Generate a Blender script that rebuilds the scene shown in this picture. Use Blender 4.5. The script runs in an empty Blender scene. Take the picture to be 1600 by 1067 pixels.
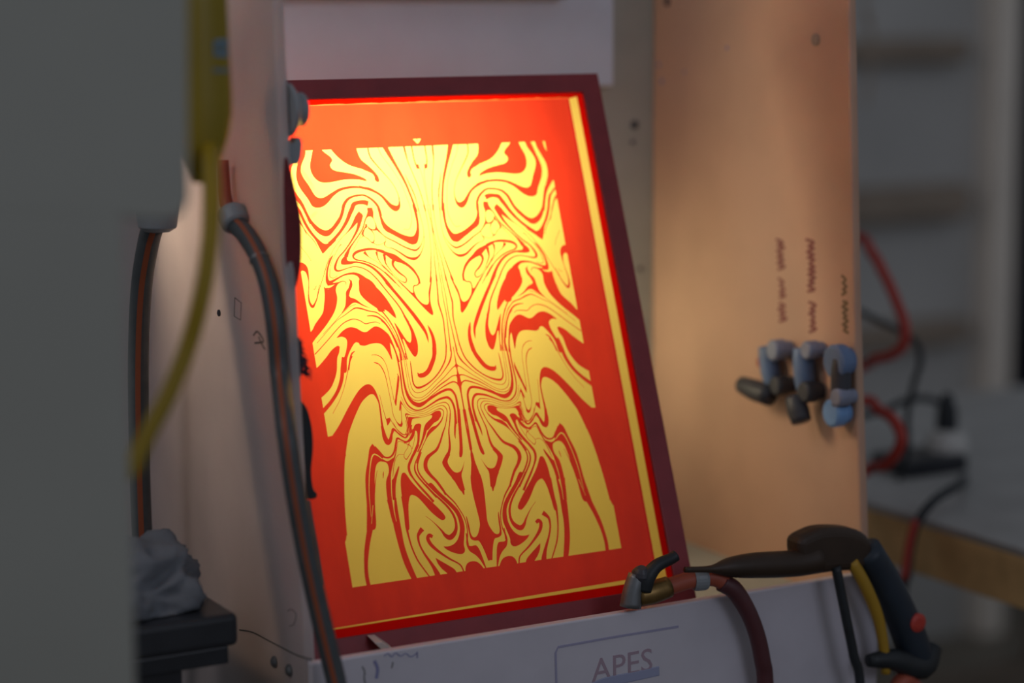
import bpy, bmesh, math, random
import numpy as np
from mathutils import Vector, Matrix, Quaternion
from mathutils.geometry import delaunay_2d_cdt

random.seed(7)
S = bpy.context.scene
COL = S.collection

# ------------------------------------------------------------------ camera
F_PX = 3400.0
CAM = Vector((-1.19135, -2.27592, 0.40425))
RT = Vector((0.87272477, -0.48817681, -0.0059054)).normalized()
UPV = Vector((0.07846676, 0.12831757, 0.98862408)).normalized()
FW = Vector((0.48186558, 0.8632601, -0.15029157)).normalized()
cd = bpy.data.cameras.new('camera')
cd.sensor_width = 36.0
cd.lens = 36.0 * F_PX / 1600.0
cd.clip_start = 0.05
cd.dof.use_dof = True
cd.dof.focus_distance = 2.55
cd.dof.aperture_fstop = 1.25
co = bpy.data.objects.new('camera', cd)
COL.objects.link(co)
m = Matrix((RT, UPV, -FW)).transposed().to_4x4()
m.translation = CAM
co.matrix_world = m
S.camera = co

# ------------------------------------------------------------------ world, room light, exposure
w = bpy.data.worlds.new('world')
S.world = w
w.use_nodes = True
w.node_tree.nodes['Background'].inputs[0].default_value = (0.80, 0.88, 1.0, 1)
w.node_tree.nodes['Background'].inputs[1].default_value = 0.165
S.view_settings.view_transform = 'Standard'
S.view_settings.look = 'None'
S.view_settings.exposure = 0.0
S.view_settings.gamma = 1.0
S.view_settings.use_curve_mapping = False

def area(name, loc, target, size, energy, color, size_y=None):
    l = bpy.data.lights.new(name, 'AREA')
    l.energy = energy
    l.color = color
    l.size = size
    if size_y:
        l.shape = 'RECTANGLE'
        l.size_y = size_y
    o = bpy.data.objects.new(name, l)
    COL.objects.link(o)
    o.location = loc
    o.rotation_euler = (Vector(target) - Vector(loc)).to_track_quat('-Z', 'Y').to_euler()
    return o

# added unseen fill lights: a cool one behind the camera, a weak warm one upper left
area('cool_front_fill', (0.4, -4.2, 1.6), (0.1, 0, 0), 1.6, 17.0, (0.80, 0.84, 1.0))
area('warm_left_fill', (-1.9, -0.4, 1.7), (-0.2, 0.2, 0), 0.6, 6.5, (1.0, 0.90, 0.90))

# ------------------------------------------------------------------ pixel rays to points at a real depth
def ray(px, py):
    return FW + RT * ((px - 800) / F_PX) + UPV * ((533.5 - py) / F_PX)

def aY(px, py, Y):
    v = ray(px, py)
    return CAM + v * ((Y - CAM.y) / v.y)

def aX(px, py, X):
    v = ray(px, py)
    return CAM + v * ((X - CAM.x) / v.x)

def aZ(px, py, Z):
    v = ray(px, py)
    return CAM + v * ((Z - CAM.z) / v.z)

def aD(px, py, D):
    return CAM + ray(px, py) * D

# ------------------------------------------------------------------ materials
def mat(name, col, rough=0.5, noise=0.0, nscale=20.0, metal=0.0, trans=0.0, col2=None, spec=0.4, bump=0.0):
    mt = bpy.data.materials.new(name)
    mt.use_nodes = True
    nt = mt.node_tree
    b = nt.nodes['Principled BSDF']
    b.inputs['Base Color'].default_value = (*col, 1)
    b.inputs['Roughness'].default_value = rough
    b.inputs['Metallic'].default_value = metal
    b.inputs['Specular IOR Level'].default_value = spec
    tc = nt.nodes.new('ShaderNodeTexCoord')
    src = None
    if noise > 0 or col2:
        n = nt.nodes.new('ShaderNodeTexNoise')
        n.inputs['Scale'].default_value = nscale
        n.inputs['Detail'].default_value = 5
        nt.links.new(tc.outputs['Object'], n.inputs['Vector'])
        r = nt.nodes.new('ShaderNodeValToRGB')
        c2 = col2 or tuple(c * (1 - noise) for c in col)
        r.color_ramp.elements[0].color = (*c2, 1)
        r.color_ramp.elements[0].position = 0.3
        r.color_ramp.elements[1].color = (*col, 1)
        r.color_ramp.elements[1].position = 0.65
        nt.links.new(n.outputs['Fac'], r.inputs['Fac'])
        nt.links.new(r.outputs['Color'], b.inputs['Base Color'])
        src = r.outputs['Color']
        if bump > 0:
            bp = nt.nodes.new('ShaderNodeBump')
            bp.inputs['Strength'].default_value = bump
            bp.inputs['Distance'].default_value = 0.004
            nt.links.new(n.outputs['Fac'], bp.inputs['Height'])
            nt.links.new(bp.outputs['Normal'], b.inputs['Normal'])
    if trans > 0:
        t = nt.nodes.new('ShaderNodeBsdfTranslucent')
        t.inputs['Color'].default_value = (*col, 1)
        if src:
            nt.links.new(src, t.inputs['Color'])
        mx = nt.nodes.new('ShaderNodeMixShader')
        mx.inputs['Fac'].default_value = trans
        out = nt.nodes['Material Output']
        nt.links.new(b.outputs['BSDF'], mx.inputs[1])
        nt.links.new(t.outputs['BSDF'], mx.inputs[2])
        nt.links.new(mx.outputs['Shader'], out.inputs['Surface'])
    return mt

def sheer(name, tcol, rcol, tfac, clear, nvar=0.06, nscale=6.0, weave=0.0):
    """back lit fabric: translucent film with a little diffuse face and an open weave share"""
    mt = bpy.data.materials.new(name)
    mt.use_nodes = True
    nt = mt.node_tree
    nt.nodes.clear()
    out = nt.nodes.new('ShaderNodeOutputMaterial')
    tc = nt.nodes.new('ShaderNodeTexCoord')
    n = nt.nodes.new('ShaderNodeTexNoise')
    n.inputs['Scale'].default_value = nscale
    n.inputs['Detail'].default_value = 6
    mp = nt.nodes.new('ShaderNodeMapping')
    mp.inputs['Scale'].default_value = (3.0, 1, 1.0)
    nt.links.new(tc.outputs['Object'], mp.inputs['Vector'])
    nt.links.new(mp.outputs['Vector'], n.inputs['Vector'])
    r = nt.nodes.new('ShaderNodeValToRGB')
    r.color_ramp.elements[0].color = (*[c * (1 - nvar) for c in tcol], 1)
    r.color_ramp.elements[0].position = 0.3
    r.color_ramp.elements[1].color = (*tcol, 1)
    r.color_ramp.elements[1].position = 0.7
    nt.links.new(n.outputs['Fac'], r.inputs['Fac'])
    t = nt.nodes.new('ShaderNodeBsdfTranslucent')
    nt.links.new(r.outputs['Color'], t.inputs['Color'])
    d = nt.nodes.new('ShaderNodeBsdfPrincipled')
    d.inputs['Base Color'].default_value = (*rcol, 1)
    d.inputs['Roughness'].default_value = 0.45
    d.inputs['Specular IOR Level'].default_value = 0.15
    mx = nt.nodes.new('ShaderNodeMixShader')
    mx.inputs['Fac'].default_value = tfac
    nt.links.new(d.outputs[0], mx.inputs[1])
    nt.links.new(t.outputs[0], mx.inputs[2])
    last = mx.outputs[0]
    if clear > 0:
        tr = nt.nodes.new('ShaderNodeBsdfTransparent')
        tr.inputs['Color'].default_value = (*[min(1, c + 0.1) for c in tcol], 1)
        m2 = nt.nodes.new('ShaderNodeMixShader')
        m2.inputs['Fac'].default_value = clear
        nt.links.new(last, m2.inputs[1])
        nt.links.new(tr.outputs[0], m2.inputs[2])
        last = m2.outputs[0]
    nt.links.new(last, out.inputs['Surface'])
    return mt

def emit(name, col, s):
    mt = bpy.data.materials.new(name)
    mt.use_nodes = True
    b = mt.node_tree.nodes['Principled BSDF']
    b.inputs['Base Color'].default_value = (0.8, 0.8, 0.75, 1)
    b.inputs['Emission Color'].default_value = (*col, 1)
    b.inputs['Emission Strength'].default_value = s
    return mt

M = {}
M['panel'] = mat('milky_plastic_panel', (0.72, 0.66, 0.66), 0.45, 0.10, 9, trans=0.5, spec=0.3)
M['panel_right'] = mat('glow_tinted_milky_plastic', (0.64, 0.39, 0.27), 0.5, 0.14, 7, trans=0.12, spec=0.3)  # orange glow from the screen is put into this panel's base colour
M['board'] = mat('pale_back_board', (0.60, 0.68, 0.80), 0.5, 0.08, 12)
M['sill'] = mat('pale_sill_plastic', (0.66, 0.62, 0.68), 0.45, 0.12, 10)
M['flange'] = mat('grey_green_flange', (0.42, 0.43, 0.38), 0.55, 0.12, 14)
M['frame'] = mat('maroon_frame_paint', (0.27, 0.035, 0.045), 0.45, 0.15, 30)
M['mesh'] = sheer('yellow_screen_mesh', (1.0, 0.80, 0.18), (0.34, 0.25, 0.04), 0.85, 0.0, 0.05, 5)
M['emul'] = sheer('red_photo_emulsion', (0.90, 0.064, 0.019), (0.52, 0.035, 0.10), 0.78, 0.0, 0.18, 9)
M['emul2'] = sheer('thick_red_emulsion', (0.62, 0.004, 0.0), (0.25, 0.01, 0.01), 0.85, 0.0, 0.1, 14)
M['emulthin'] = sheer('patchy_emulsion', (0.95, 0.16, 0.04), (0.30, 0.03, 0.03), 0.9, 0.0, 0.1, 14)
M['emuledge'] = sheer('emulsion_edge', (0.72, 0.03, 0.03), (0.30, 0.02, 0.03), 0.85, 0.0, 0.1, 14)
M['tube'] = emit('lamp_diffuser_glow', (1.0, 0.86, 0.62), 1.0)
M['black'] = mat('black_rubber', (0.022, 0.026, 0.03), 0.5, 0.3, 40)
M['blackplas'] = mat('black_plastic', (0.03, 0.032, 0.038), 0.28, 0.2, 30)
M['hose'] = mat('dark_grey_hose', (0.075, 0.085, 0.09), 0.45, 0.2, 60)
M['copper'] = mat('orange_hose_stripe', (0.30, 0.075, 0.03), 0.5)
M['orangehose'] = mat('red_orange_hose', (0.42, 0.09, 0.05), 0.5, 0.2, 30)
M['redhose'] = mat('red_air_hose', (0.50, 0.05, 0.035), 0.45, 0.2, 30)
M['winehose'] = mat('wine_red_hose', (0.10, 0.03, 0.035), 0.45, 0.2, 30)
M['yellow'] = mat('yellow_plastic', (0.29, 0.205, 0.005), 0.4, 0.15, 10)
M['yhose'] = mat('yellow_hose', (0.31, 0.21, 0.004), 0.5, 0.1, 10)
M['blueink'] = mat('pale_blue_print', (0.14, 0.24, 0.32), 0.5)
M['greyplas'] = mat('grey_plastic', (0.26, 0.28, 0.30), 0.4, 0.1, 30)
M['nearobj'] = mat('grey_olive_plastic', (0.35, 0.345, 0.30), 0.6, 0.06, 5)
M['white'] = mat('white_plastic', (0.62, 0.60, 0.56), 0.4, 0.1, 20)
M['bluevalve'] = mat('blue_valve_plastic', (0.14, 0.21, 0.36), 0.4, 0.2, 40)
M['lightblue'] = mat('light_blue_cap', (0.18, 0.34, 0.62), 0.4, 0.1, 40)
M['greyblue'] = mat('grey_blue_fitting', (0.25, 0.27, 0.36), 0.4, 0.2, 40)
M['darkfit'] = mat('dark_fitting', (0.05, 0.05, 0.06), 0.45, 0.2, 40)
M['brass'] = mat('dull_brass', (0.25, 0.15, 0.05), 0.4, 0.3, 60, metal=0.7)
M['steel'] = mat('dull_steel', (0.25, 0.26, 0.27), 0.4, 0.3, 60, metal=0.7)
M['gun'] = mat('brown_black_gun', (0.045, 0.026, 0.016), 0.5, 0.3, 20)
M['navy'] = mat('navy_grip', (0.02, 0.03, 0.045), 0.5, 0.3, 20)
M['gunyel'] = mat('ochre_trim', (0.42, 0.24, 0.02), 0.5, 0.1, 20)
M['rag'] = mat('grey_rag', (0.17, 0.18, 0.20), 0.9, 0.35, 18, bump=0.4)
M['wine'] = mat('dark_red_cloth', (0.20, 0.03, 0.035), 0.9, 0.3, 50)
M['bristle'] = mat('dark_bristle', (0.04, 0.035, 0.06), 0.7)
M['blade'] = mat('grey_brown_blade', (0.13, 0.12, 0.12), 0.5, 0.3, 40)
M['ink'] = mat('faded_marker_ink', (0.25, 0.08, 0.07), 0.7)
M['ink2'] = mat('olive_marker_ink', (0.20, 0.13, 0.07), 0.7)
M['bluemark'] = mat('faint_blue_marker', (0.24, 0.24, 0.42), 0.7)
M['labelline'] = mat('faded_label_line', (0.36, 0.34, 0.48), 0.7)
M['labelred'] = mat('label_red_print', (0.40, 0.29, 0.35), 0.7)
M['labelblue'] = mat('label_blue_print', (0.34, 0.36, 0.52), 0.7)
M['pencil'] = mat('dark_scribble', (0.10, 0.10, 0.09), 0.8)
M['wall'] = mat('grey_block_wall', (0.50, 0.49, 0.47), 0.8, 0.12, 4)
M['floor'] = mat('dark_concrete_floor', (0.22, 0.19, 0.15), 0.8, 0.4, 5)
M['brownboard'] = mat('brown_shelf_board', (0.34, 0.27, 0.21), 0.7, 0.2, 8)
M['post'] = mat('putty_paint_trim', (0.85, 0.76, 0.66), 0.6, 0.08, 6)
M['dark'] = mat('dark_blue_curtain', (0.035, 0.04, 0.06), 0.9, 0.5, 12)
M['benchtop'] = mat('grey_bench_top', (0.5, 0.49, 0.47), 0.5, 0.2, 9)
M['benchwood'] = mat('raw_wood_edge', (0.95, 0.62, 0.27), 0.6, 0.3, 14)

# ------------------------------------------------------------------ mesh helpers
def link(name, bm, mt, parent=None, smooth=False, bevel=0.0, seg=2):
    me = bpy.data.meshes.new(name)
    bmesh.ops.recalc_face_normals(bm, faces=bm.faces)
    bm.to_mesh(me)
    bm.free()
    for q in (mt if isinstance(mt, (list, tuple)) else [mt]):
        me.materials.append(q)
    if smooth:
        for p in me.polygons:
            p.use_smooth = True
    o = bpy.data.objects.new(name, me)
    COL.objects.link(o)
    if parent:
        o.parent = parent
        if parent.type == 'EMPTY':
            o.matrix_parent_inverse = Matrix.Translation(-parent.location)
    if bevel > 0:
        b = o.modifiers.new('bevel', 'BEVEL')
        b.width = bevel
        b.segments = seg
        b.limit_method = 'ANGLE'
        b.angle_limit = math.radians(40)
    return o

def tag(o, label=None, cat=None, group=None, kind=None):
    if label: o['label'] = label
    if cat: o['category'] = cat
    if group: o['group'] = group
    if kind: o['kind'] = kind
    return o

def thing(name, label, cat, loc, group=None):
    o = bpy.data.objects.new(name, None)
    o.empty_display_size = 0.05
    COL.objects.link(o)
    o.location = loc
    return tag(o, label, cat, group)

def NB():
    return bmesh.new()

def box(bm, a, b):
    x0, y0, z0 = a
    x1, y1, z1 = b
    v = [bm.verts.new(c) for c in ((x0,y0,z0),(x1,y0,z0),(x1,y1,z0),(x0,y1,z0),(x0,y0,z1),(x1,y0,z1),(x1,y1,z1),(x0,y1,z1))]
    for f in ((0,1,2,3),(4,5,6,7),(0,1,5,4),(1,2,6,5),(2,3,7,6),(3,0,4,7)):
        bm.faces.new([v[i] for i in f])
    return bm

def prism(bm, pts, off):
    """closed outline (3-D points) pushed along a vector"""
    off = Vector(off)
    a = [bm.verts.new(Vector(p)) for p in pts]
    b = [bm.verts.new(Vector(p) + off) for p in pts]
    bm.faces.new(a)
    bm.faces.new(list(reversed(b)))
    n = len(a)
    for i in range(n):
        bm.faces.new((a[i], a[(i+1) % n], b[(i+1) % n], b[i]))
    return bm

def crom(pts, n=6, closed=False):
    P = [np.array(p, float) for p in pts]
    out = []
    L = len(P)
    for i in range(L if closed else L - 1):
        if closed:
            p0, p1, p2, p3 = P[i-1], P[i], P[(i+1) % L], P[(i+2) % L]
        else:
            p1, p2 = P[i], P[i+1]
            p0 = P[i-1] if i > 0 else 2*p1 - p2
            p3 = P[i+2] if i + 2 < L else 2*p2 - p1
        for k in range(n):
            t = k / n
            out.append(0.5*((2*p1) + (-p0+p2)*t + (2*p0-5*p1+4*p2-p3)*t*t + (-p0+3*p1-3*p2+p3)*t**3))
    if not closed:
        out.append(P[-1])
    return out

def tube(bm, pts, r, sides=14, n=6, smooth=True, arc=None, cap=True):
    """pts: 3-D points; r: radius or list; arc=(start,end) builds only a strip of the tube's skin"""
    rr = r if isinstance(r, (list, tuple)) else [r] * len(pts)
    P = [tuple(p) + (q,) for p, q in zip([Vector(p) for p in pts], rr)]
    C = crom(P, n) if smooth else [np.array(p, float) for p in P]
    up = Vector((0.123, 0.211, 0.97)).normalized()
    rings = []
    prev = None
    for i, c in enumerate(C):
        a = Vector(C[max(i-1, 0)][:3]); b = Vector(C[min(i+1, len(C)-1)][:3])
        t = (b - a).normalized()
        if prev is None:
            nrm = t.cross(Vector((0, -1, 0.2)))
            if nrm.length < 1e-3: nrm = t.cross(up)
            nrm.normalize()
        else:
            nrm = (prev - t * prev.dot(t)).normalized()
        prev = nrm
        bn = t.cross(nrm)
        o = Vector(c[:3])
        ring = []
        lo, hi = arc if arc else (0, 2*math.pi)
        cnt = sides if not arc else sides + 1
        for k in range(cnt):
            th = lo + (hi - lo) * k / sides
            ring.append(bm.verts.new(o + (nrm*math.cos(th) + bn*math.sin(th)) * c[3]))
        rings.append(ring)
    for a, b in zip(rings[:-1], rings[1:]):
        m_ = len(a)
        for k in range(m_ if not arc else m_ - 1):
            bm.faces.new((a[k], a[(k+1) % m_], b[(k+1) % m_], b[k]))
    if cap and not arc:
        bm.faces.new(list(reversed(rings[0])))
        bm.faces.new(rings[-1])
    return bm

def lathe(bm, base, axis, prof, sides=28):
    """prof: (distance along axis, radius)"""
    axis = Vector(axis).normalized()
    q = axis.to_track_quat('Z', 'Y')
    rings = []
    for h, r in prof:
        rings.append([bm.verts.new(Vector(base) + q @ Vector((r*math.cos(2*math.pi*k/sides), r*math.sin(2*math.pi*k/sides), h))) for k in range(sides)])
    for a, b in zip(rings[:-1], rings[1:]):
        for k in range(sides):
            bm.faces.new((a[k], a[(k+1) % sides], b[(k+1) % sides], b[k]))
    bm.faces.new(list(reversed(rings[0])))
    bm.faces.new(rings[-1])
    return bm

def ribbon(bm, pts, width, nrm, n=4, smooth=True, thick=0.0004):
    """thin raised line on a surface with normal nrm"""
    nrm = Vector(nrm).normalized()
    wv = width if isinstance(width, (list, tuple)) else [width]*len(pts)
    P = [tuple(Vector(p)) + (q,) for p, q in zip(pts, wv)]
    C = crom(P, n) if smooth and len(P) > 2 else [np.array(p, float) for p in P]
    rows = []
    for i, c in enumerate(C):
        a = Vector(C[max(i-1, 0)][:3]); b = Vector(C[min(i+1, len(C)-1)][:3])
        t = (b - a).normalized()
        s = t.cross(nrm).normalized() * (c[3]/2)
        o = Vector(c[:3])
        rows.append([bm.verts.new(x) for x in (o - s, o - s*0.8 + nrm*thick, o + s*0.8 + nrm*thick, o + s)])
    for a, b in zip(rows[:-1], rows[1:]):
        for k in range(3):
            bm.faces.new((a[k], a[k+1], b[k+1], b[k]))
    return bm

def words(body, size, mt_, name, parent, origin, xdir, ydir, extrude=0.0002):
    c = bpy.data.curves.new('lettering', 'FONT')
    c.body = body
    c.size = size
    c.extrude = extrude
    c.resolution_u = 3
    t = bpy.data.objects.new('lettering_source', c)
    COL.objects.link(t)
    dg = bpy.context.evaluated_depsgraph_get()
    me = bpy.data.meshes.new_from_object(t.evaluated_get(dg))
    bpy.data.objects.remove(t)
    x = Vector(xdir).normalized(); y = Vector(ydir); y = (y - x*y.dot(x)).normalized(); z = x.cross(y)
    mm = Matrix((x, y, z)).transposed().to_4x4()
    mm.translation = Vector(origin)
    me.transform(mm)
    me.materials.clear()
    me.materials.append(mt_)
    me.name = name
    o = bpy.data.objects.new(name, me)
    COL.objects.link(o)
    if parent:
        o.parent = parent
        o.matrix_parent_inverse = Matrix.Translation(-parent.location)
    return o

# traced half of the marbled stencil, in design units
ART = [
('S',0,'2099 -19 247 2098 75 225 2097 180 202 2086 252 225 2074 304 180'),
('P',0,'2042 266 2092 258 2080 325 2036 332'),
('S',0,'2035 323 67 2013 458 56 2008 625 45 1999 874 45'),
('S',0,'2216 -25 337 2206 111 270 2191 236 157 2144 422 135 2108 567 157 2081 722 157 2054 947 135'),
('S',0,'2267 402 45 2237 521 180 2204 624 202 2179 727 180 2167 831 135 2156 953 135'),
('S',0,'2500 -25 900 2444 121 675 2385 265 495 2335 389 450 2290 513 382 2257 637 337 2225 782 337 2194 955 382'),
('S',0,'2603 -10 90 2566 115 67 2477 269 56 2392 434 45 2338 578 45 2293 785 45 2279 866 45 2273 991 45 2301 1108 56 2350 1194 56 2428 1188 34'),
('S',0,'2749 -15 225 2749 59 225 2731 143 225 2668 246 202 2580 369 157 2504 481 112 2452 584 112 2420 708 135 2423 803 247 2445 861 562 2498 885 945 2564 841 675 2617 765 495 2667 699 382 2739 640 382 2836 592 382 2939 560 405 2977 551 405'),
('P',0,'2926 -40 3296 -26 3293 -10 3201 120 3068 231 2889 298 2854 318 2757 366 2725 418 2726 462 2692 495 2665 478 2670 415 2719 333 2789 251 2870 170 2901 97 2918 2'),
('P',0,'3447 -20 3384 42 3317 103 3295 156 3336 211 3329 264 3279 304 3161 331 3010 367 2887 425 2855 450 2848 472 2879 469 2973 445 3142 437 3284 454 3394 469 3497 463 3574 413 3621 319 3624 212 3588 103 3537 -17'),
('P',0,'3650 -18 3673 75 3741 196 3768 293 3744 389 3690 494 3637 620 3600 666 3546 682 3491 671 3388 618 3264 559 3112 533 2977 540 2839 565 2767 599 2783 631 2832 605 2949 574 3106 568 3246 596 3358 660 3454 749 3534 802 3611 818 3670 803 3699 772 3732 688 3812 542 3843 436 3841 329 3800 187 3735 -14'),
('P',0,'3809 -12 3829 92 3884 223 3928 354 3922 504 3869 631 3824 714 3782 862 3728 1038 3767 1040 3818 864 3871 738 3977 604 4039 553 4069 339 4078 -7 3974 -5 3977 157 3949 96 3934 -7'),
('S',0,'4010 702 337 3954 753 292 3887 836 292 3849 941 337 3824 1043 337'),
('S',0,'4008 831 337 3950 892 247 3906 976 157 3872 1060 135 3831 1186 112'),
('S',0,'2725 983 360 2742 861 405 2785 779 382 2846 719 337 2919 675 292 2986 670 292 3084 683 315 3167 719 405 3232 791 495 3263 867 495 3302 954 495 3347 1017 540'),
('P',0,'2199 841 2188 1039 2203 1227 2236 1344 2269 1398 2315 1416 2365 1409 2464 1347 2614 1251 2701 1194 2737 1111 2749 996 2761 871 2728 869 2716 995 2683 1087 2620 1157 2507 1235 2411 1281 2331 1299 2281 1274 2233 1177 2224 1051 2242 843'),
('S',0,'2075 856 135 2062 959 112 2055 1146 67 2062 1344 67 2085 1542 90 2108 1658 135 2132 1794 157 2163 1921 180 2175 1970 202'),
('S',0,'2021 915 45 2008 1164 45 2016 1330 45 2027 1476 67 2049 1623 112 2062 1789 135 2068 1963 157'),
('S',0,'2021 853 34 2008 1018 34 2004 1216 34 1997 1433 45 1997 1640 56 2014 1817 79 2015 1959 90'),
('S',0,'2165 902 157 2150 1026 90 2137 1171 56 2150 1307 56 2185 1382 79 2219 1436 135 2265 1481 225 2316 1500 292 2409 1469 225 2494 1422 202 2594 1355 180 2693 1298 157 2759 1239 157 2824 1158 382'),
('S',0,'2138 1223 45 2155 1370 67 2183 1455 90 2232 1541 157 2287 1597 292 2348 1619 450 2440 1596 337 2555 1509 225 2642 1452 135 2718 1431 67 2749 1385 157 2718 1341 67 2724 1279 56'),
('P',0,'2836 854 2828 927 2840 1012 2817 1105 2809 1179 2851 1165 2831 1122 2842 1033 2873 987 2918 985 2952 1018 2916 932 2908 857'),
('S',0,'2884 1462 337 2813 1484 405 2740 1521 562 2640 1583 1012 2541 1644 607 2465 1697 450 2397 1770 405 2352 1851 315 2333 1912 315 2331 1981 270'),
('S',0,'2646 1609 562 2675 1664 405 2660 1725 292 2599 1805 270 2533 1863 180 2514 1909 180 2540 1947 157 2606 1915 90 2677 1831 67 2740 1731 112 2777 1649 202 2774 1576 337 2784 1524 450'),
('S',0,'2830 1674 112 2733 1793 90 2632 1922 90 2574 1998 112'),
('S',0,'2811 1777 135 2731 1866 112 2634 2002 112'),
('S',0,'3340 1010 577 3370 1045 577 3448 1124 577 3530 1178 866 3597 1172 918 3675 1112 735 3746 1003 472 3781 905 394 3813 807 446 3829 758 472 3845 721 394'),
('S',0,'2882 797 787 2938 775 735 3016 773 577 3090 795 682 3130 859 682 3171 923 630 3240 1038 525 3347 1168 420 3459 1273 472 3538 1340 656'),
('P',0,'3434 1265 3530 1314 3593 1331 3655 1285 3744 1165 3814 1007 3856 859 3893 786 3912 812 3880 910 3845 1034 3793 1155 3725 1264 3696 1349 3656 1459 3635 1455 3544 1377 3441 1297'),
('S',0,'4014 805 262 3953 877 184 3903 999 144 3826 1157 105 3740 1289 105 3708 1387 39'),
('P',0,'3994 1564 3937 1582 3900 1635 3894 1722 3914 1873 3934 1980 3945 2095 3951 2095 3931 1923 3917 1823 3932 1712 3972 1681 3999 1698 4015 1767 4064 1583'),
('S',0,'3014 921 709 3067 985 840 3131 1063 577 3196 1134 289 3263 1194 105 3354 1267 52 3442 1359 52 3507 1437 52 3598 1579 92 3646 1675 118 3703 1796 79 3770 1931 79 3839 2087 79'),
('S',0,'3012 945 709 3055 1052 604 3101 1154 394 3173 1256 289 3258 1360 210 3346 1452 210 3436 1532 210 3496 1628 341 3511 1691 394 3466 1719 236 3352 1693 131 3251 1674 131 3143 1692 157 3040 1753 184 2958 1845 184 2895 1939 184 2848 2018 184'),
('S',0,'2911 921 105 2939 978 131 2968 1029 184 3014 1130 184 3077 1214 184 3185 1331 184 3261 1416 315 3332 1525 656'),
('P',0,'3263 1404 3336 1501 3403 1567 3417 1617 3389 1638 3284 1637 3195 1625 3084 1657 2981 1724 2881 1840 2778 2013 2727 2009 2811 1872 2912 1744 3005 1665 3118 1617 3213 1598 3292 1594 3320 1574 3312 1524 3276 1472'),
('S',0,'3019 1174 92 3091 1276 79 3174 1392 52 3216 1444 39'),
('S',0,'2964 1084 341 2970 1122 315 2998 1148 184 3037 1218 315 3016 1260 105 2971 1294 105 2943 1335 105 2908 1352 210 2879 1301 66 2875 1239 79 2901 1179 184 2947 1145 105'),
('S',0,'2813 1168 262 2863 1175 210 2905 1161 131 2951 1121 131'),
('S',0,'2908 1352 131 2862 1388 79 2786 1381 66 2716 1340 66'),
('S',0,'3025 1248 105 3048 1262 79 3083 1282 52'),
('S',0,'2766 1490 315 2849 1458 262 2969 1441 367 3084 1451 394 3183 1479 420 3228 1531 315 3191 1578 236 3081 1608 184 2966 1662 184 2846 1752 157 2747 1868 157 2680 1948 131'),
('S',0,'2883 1485 394 2877 1571 157 2845 1654 105 2782 1748 79 2699 1846 66'),
('S',0,'3060 1478 525 3000 1554 105 2894 1633 79 2782 1748 66 2705 1816 66'),
('S',0,'2765 1527 394 2786 1589 210 2770 1674 105 2714 1768 79'),
('S',0,'3365 1348 131 3400 1375 79 3452 1446 52 3555 1601 52 3592 1715 79 3604 1790 105 3554 1811 79 3493 1783 39'),
('P',0,'3498 1480 3566 1540 3614 1636 3649 1731 3673 1844 3655 1917 3622 1903 3509 1839 3399 1791 3296 1782 3227 1802 3194 1849 3204 1923 3220 2044 2944 2024 3039 1900 3134 1808 3222 1759 3302 1752 3403 1771 3514 1815 3600 1845 3630 1829 3623 1729 3578 1615'),
('S',0,'3345 1835 52 3322 1882 236 3348 1958 341 3391 2056 394'),
('S',0,'3394 1924 52 3396 1881 105 3444 1866 131 3536 1903 184 3620 1949 184 3686 1950 210'),
('S',0,'3829 1556 26 3874 1459 39 3951 1339 26'),
('S',0,'3815 1903 39 3846 1949 79 3867 1944 52'),
('P',0,'2140 1876 2179 1992 2222 2109 2236 2214 2253 2267 2288 2282 2348 2253 2406 2175 2428 2103 2443 2094 2470 2096 2547 2008 2631 1909 2644 1910 2555 2024 2483 2118 2395 2236 2308 2354 2240 2426 2217 2435 2207 2398 2219 2275 2211 2171 2178 2054 2142 1928'),
('S',0,'2337 1889 292 2337 1957 225 2368 1995 157 2421 2004 157 2438 2052 157 2436 2104 180'),
('S',0,'2071 1871 135 2080 2027 180 2095 2183 202 2103 2287 225 2076 2491 180 2086 2677 157 2097 2853 180 2117 2975 202'),
('S',0,'2012 1867 79 2015 2001 79 2022 2198 90 2016 2435 112 2029 2693 135 2036 2827 157 2048 2969 157'),
('S',0,'2700 1914 112 2645 1983 90 2601 2043 34'),
('S',0,'2814 1922 540 2733 2042 472 2641 2181 495 2540 2340 540 2459 2480 585 2396 2599 540 2364 2679 405 2354 2751 270 2350 2815 56'),
('S',0,'2904 1928 202 2809 2079 180 2732 2198 202 2672 2309 202 2628 2430 270 2594 2511 382'),
('P',0,'2631 2410 2558 2570 2526 2692 2512 2815 2529 2931 2562 2989 2601 2984 2656 2869 2701 2743 2721 2739 2708 2853 2693 3025 2711 3026 2719 2854 2754 2700 2801 2491 2766 2545 2710 2666 2659 2765 2619 2798 2594 2760 2580 2655 2601 2553 2650 2411'),
('P',0,'3088 1878 3014 1936 2914 2055 2832 2195 2768 2358 2759 2442 2804 2402 2874 2324 2930 2291 2928 2333 2862 2448 2811 2570 2770 2702 2743 2856 2720 3027 2733 3028 2789 2703 2828 2571 2886 2440 2949 2340 3012 2282'),
('S',0,'2997 2359 101 2916 2453 90 2855 2573 79 2797 2735 79 2771 2858 79 2752 3030 67'),
('S',0,'2981 2447 202 2914 2525 225 2860 2636 225 2813 2778 247 2786 2911 270 2783 3032 270'),
('S',0,'2318 2575 67 2294 2653 405 2274 2744 495 2273 2857 630 2294 2990 675'),
('P',0,'3085 1847 2970 1982 2903 2334 2929 2325 2982 2300 3110 2196 3195 2100 3223 2028 3216 1959 3193 1855'),
('P',0,'3305 1862 3306 1931 3343 1996 3376 2044 3367 2095 3293 2130 3205 2209 3095 2275 3201 2231 3283 2183 3344 2179 3409 2224 3532 2315 3460 2216 3431 2111 3412 2018 3362 1957 3333 1887 3337 1864'),
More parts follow.
